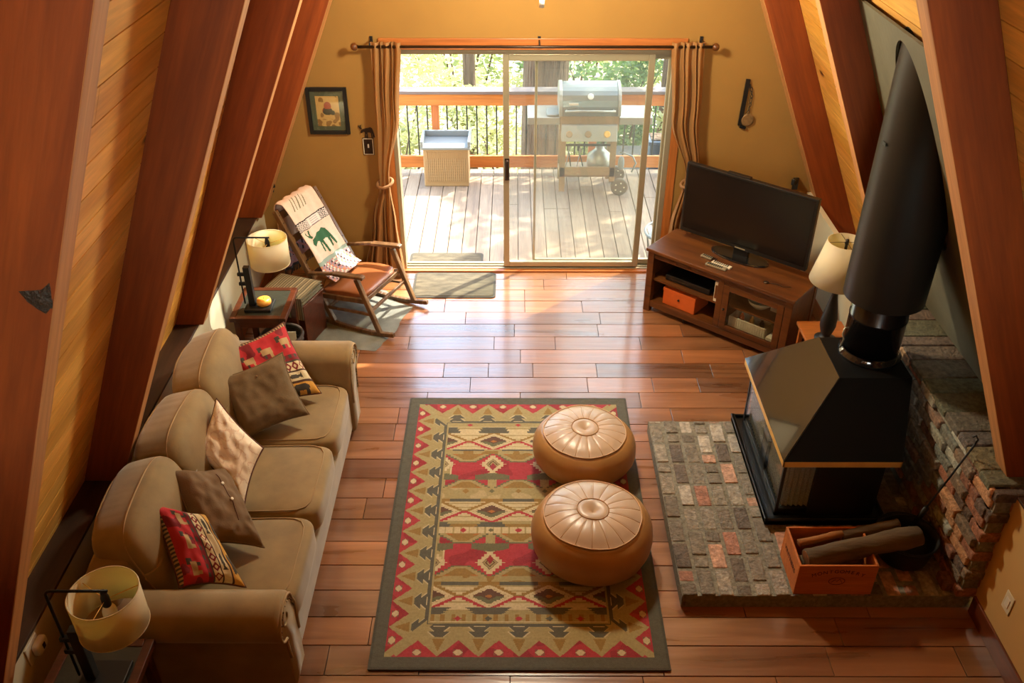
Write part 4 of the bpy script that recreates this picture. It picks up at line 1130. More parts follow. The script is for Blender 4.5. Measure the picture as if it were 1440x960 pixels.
moose=[(-.135,-.005),(-.115,.035),(-.085,.045),(-.06,.05),(-.03,.065),(0,.065),(.04,.08),(.075,.06),(.09,.02),(.108,-.05),(.118,-.10),(.10,-.105),(.085,-.06),(.075,-.02),(.072,-.10),(.055,-.11),(.050,-.025),(.02,-.010),(-.01,-.015),(-.002,-.12),(-.02,-.13),(-.03,-.04),(-.037,-.03),(-.045,-.11),(-.062,-.105),(-.052,-.01),(-.075,.0),(-.10,-.015),(-.12,-.03)]
ant=[[(-.115,.04),(-.14,.06),(-.165,.10),(-.155,.12),(-.145,.085),(-.13,.075),(-.125,.12),(-.11,.125),(-.115,.075),(-.10,.055)]]
def inside(x,y,poly):
    c=False; j=len(poly)-1
    for i in range(len(poly)):
        xi,yi=poly[i]; xj,yj=poly[j]
        if (yi>y)!=(yj>y) and x<(xj-xi)*(y-yi)/(yj-yi)+xi: c=not c
        j=i
    return c
def tcol(u,v):
    d=v*TL; x=(u-.5)*wd
    if d>cum[6]:   # hanging behind
        e=TL-d
        if e<.10: 
            return LAV if e>.04 and (int(x*90)+int(e*60))%2 else BLK if e<.03 else PNK
        if e<.20: return PNK if int(x*40+e*50)%3==0 else (BLK if int(x*60)%3==0 else LAV)
        if e<.24: return ORG
        return CRM
    t=cum[6]-d     # distance down the front from the top edge
    L1=cum[6]
    if t<.20:
        q=abs(((x*9)%1)-.5); 
        if t<.11 and abs(x+.04)<.09 and abs(((x*26+t*6)%1)-.5)<.14: return GN
        return CRM
    if t<.285:
        if t<.208 or t>.277: return BLK
        if abs(x-.02)<.075: return WHT if not (abs(x-.02)<.05 and abs(((t*60)%1)-.5)<.12) else LAV
        w=((t*60)%1); return BLK if ((x*34+ (.5 if w<.5 else 0))%1)<.42 else WHT
    if t<.565:
        mx,mz=(x-.005),-(t-.415)
        if inside(mx,mz,moose) or inside(mx,mz,ant[0]): return GRN
        return CRM
    if t<.60: return TEAL
    k=(int(x*55),int(t*70)); h=(k[0]*7+k[1]*13)%11
    return [PNK,LAV,WHT,ORG,LAV,PNK,BLK,WHT,PNK,TEAL,LAV][h]
mb=MB(); mb.grid(tf,110,330,tcol); obj('cloth',mb,M['cloth'],th,local=True,smooth=True,solid=.006)
mb=MB()
for i in range(46):
    u=(i+.5)/46; a=tf(u,1); mb.tube([a,(a[0]-.004,a[1]+.003*sin(i),a[2]-.03),(a[0]-.006+.004*sin(i*2),a[1],a[2]-.055)],.003,4)
obj('fringe',mb,M['fringe'],th,local=True)

# ---------------------------------------------------------------- hide and end tables
poly=[(-1.93,6.42),(-1.82,6.20),(-1.62,6.14),(-1.40,6.02),(-1.12,5.98),(-1.06,6.12),(-.98,6.30),(-.96,6.45),(-.88,6.66),(-1.02,6.74),(-1.15,6.95),(-1.4,7.0),(-1.7,7.0),(-1.92,6.85)]
def hf(u,v):
    t=u*len(poly); i=int(t)%len(poly); w=t-int(t); a=Vector(poly[i]); b_=Vector(poly[(i+1)%len(poly)]); p=a.lerp(b_,w); c=Vector((-1.42,6.5)); q=c.lerp(p,v*(1+.03*fnoise(u*30,3)))
    return (q[0],q[1],.004+.007*(1-v**8)+.003*fnoise(q[0]*20,q[1]*20)*(1-v))
mb=MB(); mb.grid(hf,170,24,flip=True); tag(obj('hide_rug',mb,M['hide'],smooth=True),'irregular grey hide rug on the floor beneath the rocking chair','rug')
def endtable(loc,w,d,h,label):
    t=thing('end_table',loc,0,label,'side table','end tables at the ends of the sofa')
    def p(name,mb,mat,**k): return obj(name,mb,mat,t,local=True,**k)
    r=.045; mb=MB(); mb.box(-w/2,-w/2+r,-d/2,d/2,h-.035,h); mb.box(w/2-r,w/2,-d/2,d/2,h-.035,h); mb.box(-w/2+r,w/2-r,-d/2,-d/2+r,h-.035,h); mb.box(-w/2+r,w/2-r,d/2-r,d/2,h-.035,h); p('top_frame',mb,M['tablewood'],bevel=.004)
    mb=MB(); mb.box(-w/2+r,w/2-r,-d/2+r,d/2-r,h-.03,h-.004); p('slate_inset',mb,M['slate'],bevel=.002)
    mb=MB(); mb.box(-w/2+.03,w/2-.03,-d/2+.03,-d/2+.045,h-.10,h-.035); mb.box(-w/2+.03,w/2-.03,d/2-.045,d/2-.03,h-.10,h-.035); mb.box(-w/2+.03,-w/2+.045,-d/2+.03,d/2-.03,h-.10,h-.035); mb.box(w/2-.045,w/2-.03,-d/2+.03,d/2-.03,h-.10,h-.035); p('apron',mb,M['tablewood'])
    for x in (-1,1):
        for y in (-1,1):
            mb=MB(); mb.cbox((x*(w/2-.045),y*(d/2-.045),(h-.035)/2),(.042,.042,h-.035)); p('leg',mb,M['tablewood'],bevel=.003)
    return t
endtable((-1.905,5.835,0),.42,.46,.55,'dark wooden end table with a slate top at the far end of the sofa')
endtable((-1.895,2.50,0),.42,.44,.60,'dark wooden end table with a slate top at the near end of the sofa')
# lamps
def lamp(loc,label):
    t=thing('table_lamp',loc,0,label,'lamp','swing-arm lamps on the end tables')
    def p(name,mb,mat,parent=t,**k): return obj(name,mb,mat,parent,local=True,**k)
    mb=MB(); mb.box(-.10,.10,-.085,.085,0,.022); p('base',mb,M['blackmatte'],bevel=.004)
    mb=MB(); mb.box(-.075,-.028,-.022,.022,.022,.345); p('column',mb,M['blackmatte'],bevel=.004)
    mb=MB(); 
    for z in (.28,.20): mb.box(-.125,-.07,-.012,.012,z-.012,z+.012)
    p('rod_clamps',mb,M['iron'],bevel=.003)
    pts=[(-.108,0,.03),(-.108,0,.555)]+[(-.108+.028*(1-cos(a)),0,.555+.028*sin(a)) for a in [pi/2*i/6 for i in range(1,7)]]+[(.155,0,.583)]
    mb=MB(); mb.tube(pts,.0065,10); p('swing_arm',mb,M['iron'],smooth=True)
    sx=.135
    mb=MB(); mb.lathe((sx,0,0),[(.010,.583),(.012,.57),(.018,.545),(.018,.50),(.015,.495)],16); p('socket',mb,M['iron'],smooth=True)
    mb=MB(); mb.soft((sx,0,.452),(.058,.058,.095),2.3,8); p('bulb',mb,M['bulb'],smooth=True)
    r=.142; mb=MB(); mb.lathe((sx,0,0),[(r,.375),(r,.575)],64,cap=False); s_=p('shade',mb,M['shade'],smooth=True,solid=.003)
    mb=MB(); 
    for z in (.375,.575): mb.tube([(sx+r*cos(a),r*sin(a),z) for a in [2*pi*i/48 for i in range(48)]],.003,6,closed=True)
    obj('shade_rim',mb,M['shade'],s_,local=True,smooth=True)
    mb=MB(); 
    for a in (.5,.5+2*pi/3,.5+4*pi/3): mb.tube([(sx+.018*cos(a),.018*sin(a),.535),(sx+r*cos(a),r*sin(a),.548)],.002,5)
    p('shade_spider',mb,M['brass'],smooth=True)
    return t
lp=lamp((-1.920,5.775,.55),'black swing-arm lamp with cream drum shade on the far end table')
lp2=dup(lp,(-1.835,2.50,.60),0,'black swing-arm lamp with cream drum shade on the near end table')
lp2.scale=(1,1,1)
t=thing('candle',(-1.885,5.775,.572),0,'round yellow wax candle on the foot of the far lamp','candle')
mb=MB(); mb.lathe((-1.885,5.775,0),[(.040,.572),(.052,.578),(.055,.60),(.050,.618),(.030,.624),(.001,.622)],28,cap=False); obj('wax',mb,M['candle'],t,smooth=True)
mb=MB(); mb.tube([(-1.885,5.775,.62),(-1.884,5.776,.632)],.0015,5); obj('wick',mb,M['black'],t)
t=thing('wicker_basket',(-1.80,5.80,0),0,'dark round wicker basket under the far end table','basket')
mb=MB()
for i in range(12):
    z=.012+i*.022; rr_=.125+.028*(i/11); mb.tube([(-1.80+(rr_+.004*sin(a*12+i*pi))*cos(a),5.80+(rr_+.004*sin(a*12+i*pi))*sin(a),z) for a in [2*pi*k/48 for k in range(48)]],.011,6,closed=True)
obj('woven_wall',mb,M['basket'],t,smooth=True)
mb=MB(); mb.tube([(-1.80+.157*cos(a),5.80+.157*sin(a),.275) for a in [2*pi*k/40 for k in range(40)]],.014,8,closed=True); obj('rim',mb,M['basket'],t,smooth=True)
mb=MB(); mb.lathe((-1.80,5.80,0),[(.12,.004),(.12,.012)],30); obj('floor_disc',mb,M['basket'],t)
t=thing('magazine',(-1.80,5.78,.2),R(8),'cream-edged magazine standing in the dark wicker basket','magazine')
mb=MB(); mb.box(-.11,.11,-.006,.006,.015-.18,.10,Matrix.Rotation(R(-14),4,'X')); obj('pages',mb,M['paper'],t,local=True)
# wooden chest with striped textile side
ch=thing('wooden_chest',(-1.80,6.255,0),R(-20),'low brown wooden chest between the far end table and the rocking chair','chest')
mb=MB(); mb.box(-.19,.19,-.15,.15,0,.36); obj('body',mb,M['tablewood'],ch,local=True,bevel=.004)
mb=MB(); mb.box(-.20,.20,-.16,.16,.36,.385); obj('lid',mb,M['tablewood'],ch,local=True,bevel=.005)
mb=MB(); mb.box(-.03,.03,-.162,-.150,.30,.35); obj('latch',mb,M['iron'],ch,local=True)
sb=thing('folded_blanket',(-1.80,6.255,.386),R(-20),'grey-tan striped blanket folded on the wooden chest','blanket')
g1=lin((132,122,94)); g2=lin((96,90,70)); g3=lin((168,156,124))
def bf(k):
    def f(u,v): return ((u-.5)*.385,(v-.5)*.31,.006+.028*k+.004*fnoise(u*4,v*4,k)+.014*(1-abs(2*v-1)**8)*(1-abs(2*u-1)**8))
    return f
mb=MB()
for k in range(3): 
    mb.grid(bf(k),60,20,lambda u,v:[g1,g2,g3,g2][int(u*34)%4],flip=True)
mb.grid(lambda u,v:((u-.5)*.385,-.163-.006*sin(u*9)*v,.075-.20*v),60,20,lambda u,v:[g1,g2,g3,g2][int(u*34)%4])
obj('cloth',mb,M['cloth'],sb,local=True,smooth=True,solid=.006)

# ---------------------------------------------------------------- things on the walls
pf=thing('picture_frame',(-1.56,YW-.012,1.53),0,'dark-framed painting of a figure in red hung on the mustard wall','picture')
fx0,fx1,fz0,fz1=-1.735,-1.392,1.325,1.728; fw=.032
mb=MB(); y0,y1=YW-.024,YW-.001
for q in ((fx0,fx0+fw,fz0,fz1),(fx1-fw,fx1,fz0,fz1),(fx0+fw,fx1-fw,fz0,fz0+fw),(fx0+fw,fx1-fw,fz1-fw,fz1)): mb.box(q[0],q[1],y0,y1,q[2],q[3])
obj('frame',mb,M['black'],pf,bevel=.004)
mb=MB(); mb.box(fx0+fw,fx1-fw,YW-.010,YW-.006,fz0+fw,fz1-fw); obj('mat_board',mb,plain('grey_green_mat_board',(86,90,70),.6,8,.12),pf)
pcb=lin((206,166,104)); pg=lin((70,66,58)); pr=lin((158,66,44)); pd=lin((150,110,62))
def pcol(u,v):
    x,y=(u-.5),(v-.55)
    if (x/.16)**2+((y-.12)/.14)**2<1 and y>-.02 : return pr if y>.02 else pg
    if ((x+.02)/.22)**2+((y+.04)/.14)**2<1: return pg if fnoise(u*6,v*6)>-.3 else pr
    if ((x-.2)/.10)**2+((y+.10)/.08)**2<1: return pg
    if v<.24: return pd if fnoise(u*5,v*8)>-.1 else pcb
    return pcb if fnoise(u*4,v*4,2)>-.3 else pd
mb=MB(); mb.grid(lambda u,v:(fx0+.075+(fx1-fx0-.15)*u,YW-.0115,fz0+.07+(fz1-fz0-.145)*v),70,80,pcol,flip=False); obj('painting',mb,M['cloth'],pf)
mb=MB(); mb.box(fx0+fw,fx1-fw,YW-.015,YW-.0135,fz0+fw,fz1-fw); obj('glass',mb,M['clear'],pf)
pf2=thing('picture_frame',(-.585,YW-.012,2.6),0,'narrow dark frame high on the mustard wall above the door','picture')
mb=MB()
for q in ((-.79,-.77,2.43,2.80),(-.40,-.38,2.43,2.80),(-.77,-.40,2.43,2.45),(-.77,-.40,2.78,2.80)): mb.box(q[0],q[1],YW-.02,YW-.001,q[2],q[3])
obj('frame',mb,M['ledge'],pf2); mb=MB(); mb.box(-.77,-.40,YW-.01,YW-.004,2.45,2.78); obj('print',mb,M['paper'],pf2)
sw=thing('light_switch',(-1.25,YW-.006,1.21),0,'dark ornate light switch plate with a moose on top beside the curtain','light switch')
mb=MB(); mb.box(-1.300,-1.205,YW-.008,YW-.001,1.135,1.290); obj('plate',mb,M['bronze'],sw,bevel=.003)
mb=MB()
for q in ((-1.296,-1.290,1.14,1.285),(-1.215,-1.209,1.14,1.285),(-1.296,-1.209,1.14,1.146),(-1.296,-1.209,1.279,1.285)): mb.box(q[0],q[1],YW-.010,YW-.008,q[2],q[3])
obj('beaded_edge',mb,M['paper'],sw)
mb=MB(); mb.box(-1.257,-1.245,YW-.022,YW-.008,1.205,1.235); obj('toggle',mb,M['white'],sw)
mp=[(x*.48-1.245,YW-.012,z*.48+1.345) for x,z in moose]; mb=MB(); mb.prism(mp,(0,.008,0)); mb.prism([(x*.48-1.245,YW-.012,z*.48+1.345) for x,z in ant[0]],(0,.008,0)); mb.box(-1.262,-1.256,YW-.012,YW-.004,1.288,1.31); mb.box(-1.206,-1.200,YW-.012,YW-.004,1.288,1.32); obj('moose_silhouette',mb,M['bronze'],sw)
M['medal']=plain('dull_bronze_disc',(128,98,58),.6,40,.3,metal=.3)
wd_=thing('wall_ornament',(1.93,YW-.01,1.6),0,'dark wooden strip with a chain and round medallion hung on the mustard wall','wall ornament')
mb=MB(); mb.bar((1.905,YW-.014,1.405),(1.922,YW-.014,1.80),.036,.018,up=(0,1,0)); obj('board',mb,M['black'],wd_,bevel=.004)
mb=MB(); mb.bar((1.905,YW-.02,1.40),(1.955,YW-.02,1.385),.02,.02,up=(0,1,0)); obj('hook',mb,M['black'],wd_)
mb=MB(); mb.lathe((1.962,YW-.02,1.455),[(.001,.006),(.045,.006),(.056,.0),(.048,-.008),(.001,-.008)],32,M=Matrix.Rotation(R(90),4,'X'),cap=False); obj('medallion',mb,M['medal'],wd_,smooth=False)
mb=MB()
for k,(x,z) in enumerate(((1.945,1.74),(1.958,1.715),(1.966,1.685),(1.970,1.655),(1.968,1.62),(1.966,1.585),(1.964,1.55),(1.962,1.52))):
    rr_=.015 if k!=4 else .024
    mb.tube([(x+(rr_*.6)*cos(a)*(1 if k%2 else .5),YW-.016+(.004*sin(a)),z+rr_*sin(a)) for a in [2*pi*i/14 for i in range(14)]],.003,5,closed=True)
obj('chain',mb,M['iron'],wd_,smooth=True)
for (x,z,s_,lab) in ((-2.150,.845,1,'small dark bracket on the mustard wall behind the far rafter, sofa side'),(2.47,.875,-1,'small dark bracket on the mustard wall behind the far rafter, stove side')):
    t=thing('wall_bracket',(x,YW-.02,z),0,lab,'bracket')
    mb=MB(); mb.cbox((x,YW-.010,z),(.05,.018,.11)); obj('plate',mb,M['black'],t,bevel=.003)
    mb=MB(); mb.bar((x,YW-.02,z+.03),(x+.06*s_,YW-.12,z+.06),.03,.05); obj('arm',mb,M['black'],t,bevel=.004)
ol=thing('wall_outlet',(KL+.01,2.72,.70),0,'white wall outlet with a plugged-in timer on the low wall beside the near lamp','outlet')
mb=MB(); mb.box(KL,KL+.008,2.62,2.73,.52,.63); obj('plate',mb,M['white'],ol,bevel=.004)
mb=MB(); mb.soft((KL+.025,2.70,.575),(.04,.09,.07),4,8); obj('timer_body',mb,M['white'],ol,smooth=True)
mb=MB(); mb.box(KL+.043,KL+.047,2.69,2.71,.56,.59); obj('dial',mb,M['black'],ol)
ws=thing('light_switch',(KR-.004,3.145,.37),0,'cream rocker switch plate low on the beige wall by the hearth','light switch')
mb=MB(); mb.box(KR-.007,KR-.0005,3.105,3.18,.30,.42); obj('plate',mb,M['paper'],ws,bevel=.003)
mb=MB(); mb.box(KR-.011,KR-.007,3.125,3.16,.33,.39); obj('rocker',mb,M['white'],ws,bevel=.002)
# mats
def mat_(x0,x1,y0,y1,z,label):
    t=thing('doormat',((x0+x1)/2,(y0+y1)/2,z),0,label,'doormat','doormats at the sliding door')
    def rr(x0,x1,y0,y1,r,z0,z1,mb):
        pts=[]
        for cx,cy,a0 in ((x1-r,y1-r,0),(x0+r,y1-r,90),(x0+r,y0+r,180),(x1-r,y0+r,270)):
            for k in range(7): a=R(a0+15*k); pts.append((cx+r*cos(a),cy+r*sin(a),z0))
        mb.prism(pts,(0,0,z1-z0))
    mb=MB(); rr(x0,x1,y0,y1,.04,z,z+.007,mb); obj('border',mb,M['matedge'],t,bevel=.002)
    mb=MB(); rr(x0+.022,x1-.022,y0+.022,y1-.022,.03,z+.007,z+.012,mb); obj('weave',mb,M['mat'],t,bevel=.002)
mat_(-.915,-.165,6.815,7.262,.002,'grey woven doormat on the wooden floor inside the door')
mat_(-1.01,-.30,7.475,7.80,-.078,'grey woven doormat on the deck just outside the open door')
# lamp beside the console, on a small stand
tb=thing('plant_stand',(2.335,5.60,0),0,'small orange-brown wooden stand behind the stove holding the turned lamp','side table')
mb=MB(); mb.box(2.16,2.50,5.42,5.78,.40,.425); obj('top',mb,M['trimwood'],tb,bevel=.004)
for x in (2.18,2.45):
    for y in (5.44,5.73): mb=MB(); mb.box(x,x+.03,y,y+.03,0,.40); obj('leg',mb,M['trimwoodz'],tb)
lt=thing('table_lamp',(2.30,5.53,.425),0,'dark turned-base lamp with a cone shade between television and flue','lamp')
LXc,LYc=2.30,5.53
mb=MB(); mb.lathe((LXc,LYc,0),[(.075,.425),(.078,.44),(.05,.452),(.03,.46),(.045,.50),(.058,.55),(.056,.62),(.040,.71),(.024,.79),(.020,.82),(.034,.835),(.020,.85),(.026,.88),(.014,.90),(.012,.96)],32); obj('turned_body',mb,M['blackmatte'],lt,smooth=True)
mb=MB(); mb.lathe((LXc,LYc,0),[(.200,.925),(.128,1.235)],64,cap=False); s_=obj('shade',mb,M['shade'],lt,smooth=True,solid=.003)
mb=MB(); mb.lathe((LXc,LYc,0),[(.010,.96),(.010,1.21),(.014,1.22),(.010,1.25)],12); mb.tube([(LXc-.127,LYc,1.228),(LXc+.127,LYc,1.228)],.0018,5); mb.tube([(LXc,LYc-.127,1.228),(LXc,LYc+.127,1.228)],.0018,5); obj('harp',mb,M['iron'],lt,smooth=True)
mb=MB(); mb.soft((LXc,LYc,1.06),(.06,.06,.10),2.3,8); obj('bulb',mb,M['bulb'],lt,smooth=True)
# ceiling fan above the room (its pull chain hangs into the view)
FNX,FNY=.19,5.85
fan=thing('ceiling_fan',(FNX,FNY,3.5),0,'ceiling fan with glass light shades whose pull chain hangs above the door','ceiling fan')
mb=MB(); mb.tube([(FNX,FNY,3.62),(FNX,FNY,6.95)],.014,10); obj('down_rod',mb,M['bronze'],fan)
mb=MB(); mb.lathe((FNX,FNY,0),[(.02,3.64),(.10,3.62),(.13,3.56),(.13,3.48),(.08,3.45),(.05,3.42)],32); obj('motor',mb,M['bronze'],fan,smooth=True)
for k in range(5):
    a=2*pi*k/5+.3; d=Vector((cos(a),sin(a),0)); mb=MB(); mb.bar(Vector((FNX,FNY,3.52))+d*.12,Vector((FNX,FNY,3.52))+d*.64,.13,.008,up=(0,0,1)); obj('blade',mb,M['tablewood'],fan,bevel=.003)
for k in range(3):
    a=2*pi*k/3+.9; mb=MB(); mb.lathe((FNX+.11*cos(a),FNY+.11*sin(a),0),[(.02,3.44),(.035,3.42),(.06,3.34),(.056,3.34),(.03,3.41)],20,cap=False); obj('glass_shade',mb,M['fanglass'],fan,smooth=True)
cx=.172
mb=MB(); mb.tube([(FNX,FNY,3.42),(cx+.005,FNY,3.3),(cx,FNY,2.975)],.0015,5); obj('pull_chain',mb,M['brass'],fan)
mb=MB(); mb.lathe((cx,FNY,0),[(.010,2.91),(.017,2.915),(.018,2.965),(.008,2.98)],14); obj('pull_handle',mb,M['white'],fan,smooth=True)
fan.location.z-=.2
# ---------------------------------------------------------------- deck
ZD=-.08
mb=MB(); rnd=random.Random(9); x=-5.0
while x<6.4:
    y=7.47
    while y<9.90:
        l=min(rnd.uniform(1.2,2.6),9.90-y); b_=rnd.uniform(.88,1.08); mb.col=(b_,b_,b_*rnd.uniform(.96,1.02)); mb.box(x+.003,x+.137,y+.002,y+l-.002,ZD-.035,ZD); y+=l
    x+=.14
struct('floor_deck',mb,M['deck'],'sunlit weathered deck boards outside the sliding door',bevel=.004,seg=1)
mb=MB(); mb.box(-5,6.4,7.5,9.85,ZD-.30,ZD-.06); struct('floor_deck_joists',mb,M['ledge'],'dark joists under the deck boards')
rl=thing('deck_railing',(0,9.85,ZD),0,'cedar deck railing with dark metal balusters','railing')
mb=MB(); mb.box(-5,6.4,9.755,9.92,.855,.892); obj('cap_rail',mb,M['railtop'],rl,bevel=.006,label='weathered grey cap board')
mb=MB(); mb.box(-5,6.4,9.78,9.82,.722,.855); obj('top_rail',mb,M['railwood'],rl,bevel=.004)
mb=MB(); mb.box(-5,6.4,9.78,9.82,-.012,.128); obj('bottom_rail',mb,M['railwood'],rl,bevel=.004)
for x in (-4.45,-2.65,-.893,.90,2.70,4.5): mb=MB(); mb.box(x-.043,x+.043,9.82,9.905,ZD-.2,.855); obj('post',mb,M['postwood'],rl,bevel=.004)
xb=-3.0; n_=0
while xb<4.4 and n_<66:
    mb=MB(); mb.tube([(xb,9.835,.02),(xb,9.835,.80)],.0085,8); obj('baluster',mb,M['baluster'],rl); xb+=.112; n_+=1
# ---------------------------------------------------------------- resin box
bx=thing('storage_bin',(-.76,9.55,ZD),0,'tan wicker-pattern storage bin with a grey tray lid on the deck','storage box')
mb=MB(); mb.box(-1.01,-.51,9.40,9.72,ZD,.36); obj('body',mb,M['resin'],bx,bevel=.01)
mb=MB()
for i in range(20):
    x=-.975+i*.0229; mb.box(x,x+.013,9.393,9.401,ZD+.05,.33)
for i in range(24):
    z=ZD+.06+i*.0115; mb.box(-.98,-.54,9.391,9.399,z,z+.005)
obj('woven_front',mb,M['resin'],bx)
mb=MB(); mb.box(-1.035,-.485,9.375,9.745,.36,.39)
for q in ((-1.035,-1.005,9.375,9.745),(-.515,-.485,9.375,9.745),(-1.005,-.515,9.715,9.745)): mb.box(*q,.39,.46)
obj('tray_lid',mb,M['resinlid'],bx,bevel=.008)
# ---------------------------------------------------------------- gas grill
gr=thing('gas_grill',(.80,9.35,ZD),0,'silver gas barbecue grill with a domed lid standing on the deck','grill')
gx0,gx1,gy0,gy1=.47,1.12,9.13,9.62
def lidp(x0,x1,mb,sc=1):
    prof=[]; 
    for k in range(15):
        a=pi*k/14; prof.append((gy0+.245-.245*sc*cos(a)**1 if True else 0,.83+.30*(sin(a)**.72)*sc))
    mb.prism([(x0,y,z) for y,z in prof],(x1-x0,0,0))
mb=MB(); lidp(gx0+.035,gx1-.035,mb,.97); ld=obj('lid',mb,M['grilllid'],gr,bevel=.004)
mb=MB(); lidp(gx0,gx0+.035,mb); lidp(gx1-.035,gx1,mb); obj('lid_end_cap',mb,M['grillbody'],ld,bevel=.006)
mb=MB(); mb.tube([(gx0+.06,gy0-.035,.90),(gx1-.06,gy0-.035,.90)],.012,10)
for x in (gx0+.08,gx1-.08): mb.tube([(x,gy0-.035,.90),(x,gy0+.02,.90)],.008,8)
obj('lid_handle',mb,M['grillbody'],ld,smooth=True)
mb=MB(); mb.lathe((.795,gy0+.035,1.03),[(.03,0),(.032,.012),(.026,.016),(.001,.017)],24,M=Matrix.Rotation(R(60),4,'X'),cap=False); obj('thermometer',mb,M['white'],ld)
mb=MB(); mb.box(.57,.67,gy0-.002,gy0+.006,.95,.975); obj('name_badge',mb,M['white'],ld)
mb=MB(); mb.box(gx0+.01,gx1-.01,gy0+.02,gy1-.02,.66,.84); obj('cook_box',mb,M['grilltan'],gr,bevel=.01)
mb=MB(); mb.prism([(gx0+.03,gy0-.01,.74),(gx0+.03,gy0-.07,.58),(gx0+.03,gy0+.05,.58),(gx0+.03,gy0+.05,.74)],(gx1-gx0-.06,0,0)); cp=obj('control_panel',mb,M['grillbody'],gr,bevel=.006)
for i,x in enumerate((.58,.78,.98)):
    mb=MB(); mb.lathe((x,gy0-.045,.655),[(.034,-.0),(.036,.02),(.028,.035),(.001,.036)],20,M=Matrix.Rotation(R(70),4,'X'),cap=False); obj('knob',mb,M['grilltan'] if i<2 else M['brass'],cp)
for (x0,x1) in ((.14,gx0+.01),(gx1-.01,1.46)):
    mb=MB(); mb.box(x0,x1,gy0+.02,gy1-.08,.785,.815); mb.box(x0,x1,gy0+.015,gy0+.03,.735,.815); obj('side_shelf',mb,M['grillbody'],gr,bevel=.008)
mb=MB(); mb.soft((.41,gy0+.15,.83),(.14,.24,.03),4,8); obj('shelf_tray',mb,M['resinlid'],gr,smooth=True)
for x0 in (gx0+.02,gx1-.085):
    mb=MB(); mb.box(x0,x0+.065,gy0+.04,gy0+.07,ZD+(.04 if x0<.6 else .16),.66); mb.box(x0,x0+.065,gy1-.10,gy1-.07,ZD+.04,.66); obj('leg',mb,M['grilltan'],gr,bevel=.005)
mb=MB(); mb.box(gx0+.02,gx1-.02,gy0+.04,gy0+.065,.135,.25); mb.box(gx0+.02,gx1-.02,gy0+.04,gy1-.07,.14,.155); obj('bottom_shelf',mb,M['grilltan'],gr,bevel=.004)
mb=MB(); mb.box(gx0+.02,gx1-.02,gy0+.05,gy0+.06,.485,.51); obj('cross_rail',mb,M['baluster'],gr)
for y in (gy0+.06,gy1-.08):
    mb=MB(); mb.lathe((gx1+.04,y,.015),[(.03,-.03),(.085,-.028),(.095,-.02),(.095,.02),(.085,.028),(.03,.03)],28,M=Matrix.Rotation(R(90),4,'X')); w_=obj('wheel',mb,M['rubber'],gr,smooth=False)
    mb=MB(); 
    for k in range(5): a=2*pi*k/5; mb.soft((gx1+.04+.05*cos(a),y-.030,.015+.05*sin(a)),(.018,.008,.018),2,4)
    obj('hub_caps',mb,M['paper'],w_)
mb=MB(); mb.tube([(gx1+.02,gy0+.05,.42),(gx1+.08,gy0+.03,.41),(gx1+.16,gy0+.03,.38),(gx1+.20,gy0+.03,.30),(gx1+.16,gy0+.03,.20)],.010,8); mb.soft((gx1+.04,gy0+.03,.30),(.07,.05,.16),2.5,8); obj('gas_hose',mb,M['resinlid'],gr,smooth=True)
pt_=thing('propane_tank',(.94,9.36,.156),0,'pale propane tank on the grill cart shelf','gas tank')
mb=MB(); mb.lathe((.94,9.36,0),[(.09,.156),(.13,.18),(.14,.24),(.13,.32),(.07,.37),(.05,.39),(.05,.42)],28); obj('tank',mb,M['grillbody'],pt_,smooth=True)
for i,(a,b_) in enumerate((((.56,9.28,.16),(.60,9.28,.44)),((.63,9.27,.16),(.59,9.29,.42)),((.68,9.28,.16),(.72,9.27,.40)),((.77,9.28,.16),(.70,9.28,.42)))):
    t=thing('grill_tool',a,0,'thin metal grill tool standing on the cart shelf beside the tank','tool','grill tools on the cart shelf')
    mb=MB(); mb.tube([a,b_],.006,6); obj('shaft',mb,M['black'] if i%2 else M['grillbody'],t); mb=MB(); mb.cbox(b_,(.03,.006,.05)); obj('blade',mb,M['black'] if i%2 else M['grillbody'],t)
# ---------------------------------------------------------------- deck chair (only its curved arm shows) and planters beyond the rail
dc=thing('patio_table',(1.53,7.80,ZD),0,'low round grey slatted metal table outside the door behind the console','table')
def q(name,mb,mat,**k): return obj(name,mb,mat,dc,**k)
mb=MB(); mb.tube([(1.53+.26*cos(a),7.80+.26*sin(a),.16) for a in [2*pi*i/48 for i in range(48)]],.013,8,closed=True); q('rim',mb,M['resinlid'],smooth=True)
for i in range(7):
    x=1.53-.21+.07*i; h_=sqrt(max(0,.255**2-(x-1.53)**2)); mb=MB(); mb.box(x-.022,x+.022,7.80-h_,7.80+h_,.155,.163); q('slat',mb,M['resinlid'])
for k in range(3):
    a=2.6+2*pi*k/3; mb=MB(); mb.tube([(1.53+.20*cos(a),7.80+.20*sin(a),.155),(1.53+.25*cos(a),7.80+.25*sin(a),.04),(1.53+.23*cos(a),7.80+.23*sin(a),ZD)],.010,8); q('leg',mb,M['resinlid'],smooth=True)
for (x,y,w_,lab) in ((1.95,10.45,.62,'blue-grey planter trough on the lower deck beyond the railing, behind the grill'),(2.75,10.6,.5,'blue-grey planter trough on the lower deck beyond the railing, behind the door jamb')):
    t=thing('planter_trough',(x,y,-.30),0,lab,'planter')
    mb=MB(); mb.box(x-w_/2,x+w_/2,y-.14,y+.14,-.30,.05); mb.box(x-w_/2-.02,x+w_/2+.02,y-.16,y+.16,.05,.10); obj('trough',mb,M['bluechair'],t,bevel=.01)
    mb=MB(); mb.box(x-w_/2+.02,x+w_/2-.02,y-.12,y+.12,.06,.112); obj('soil',mb,M['trunk'],t)
mb=MB(); mb.box(1.2,3.6,10.2,11.2,-.36,-.30); struct('floor_lower_deck',mb,M['deck'],'lower deck platform beyond the railing')

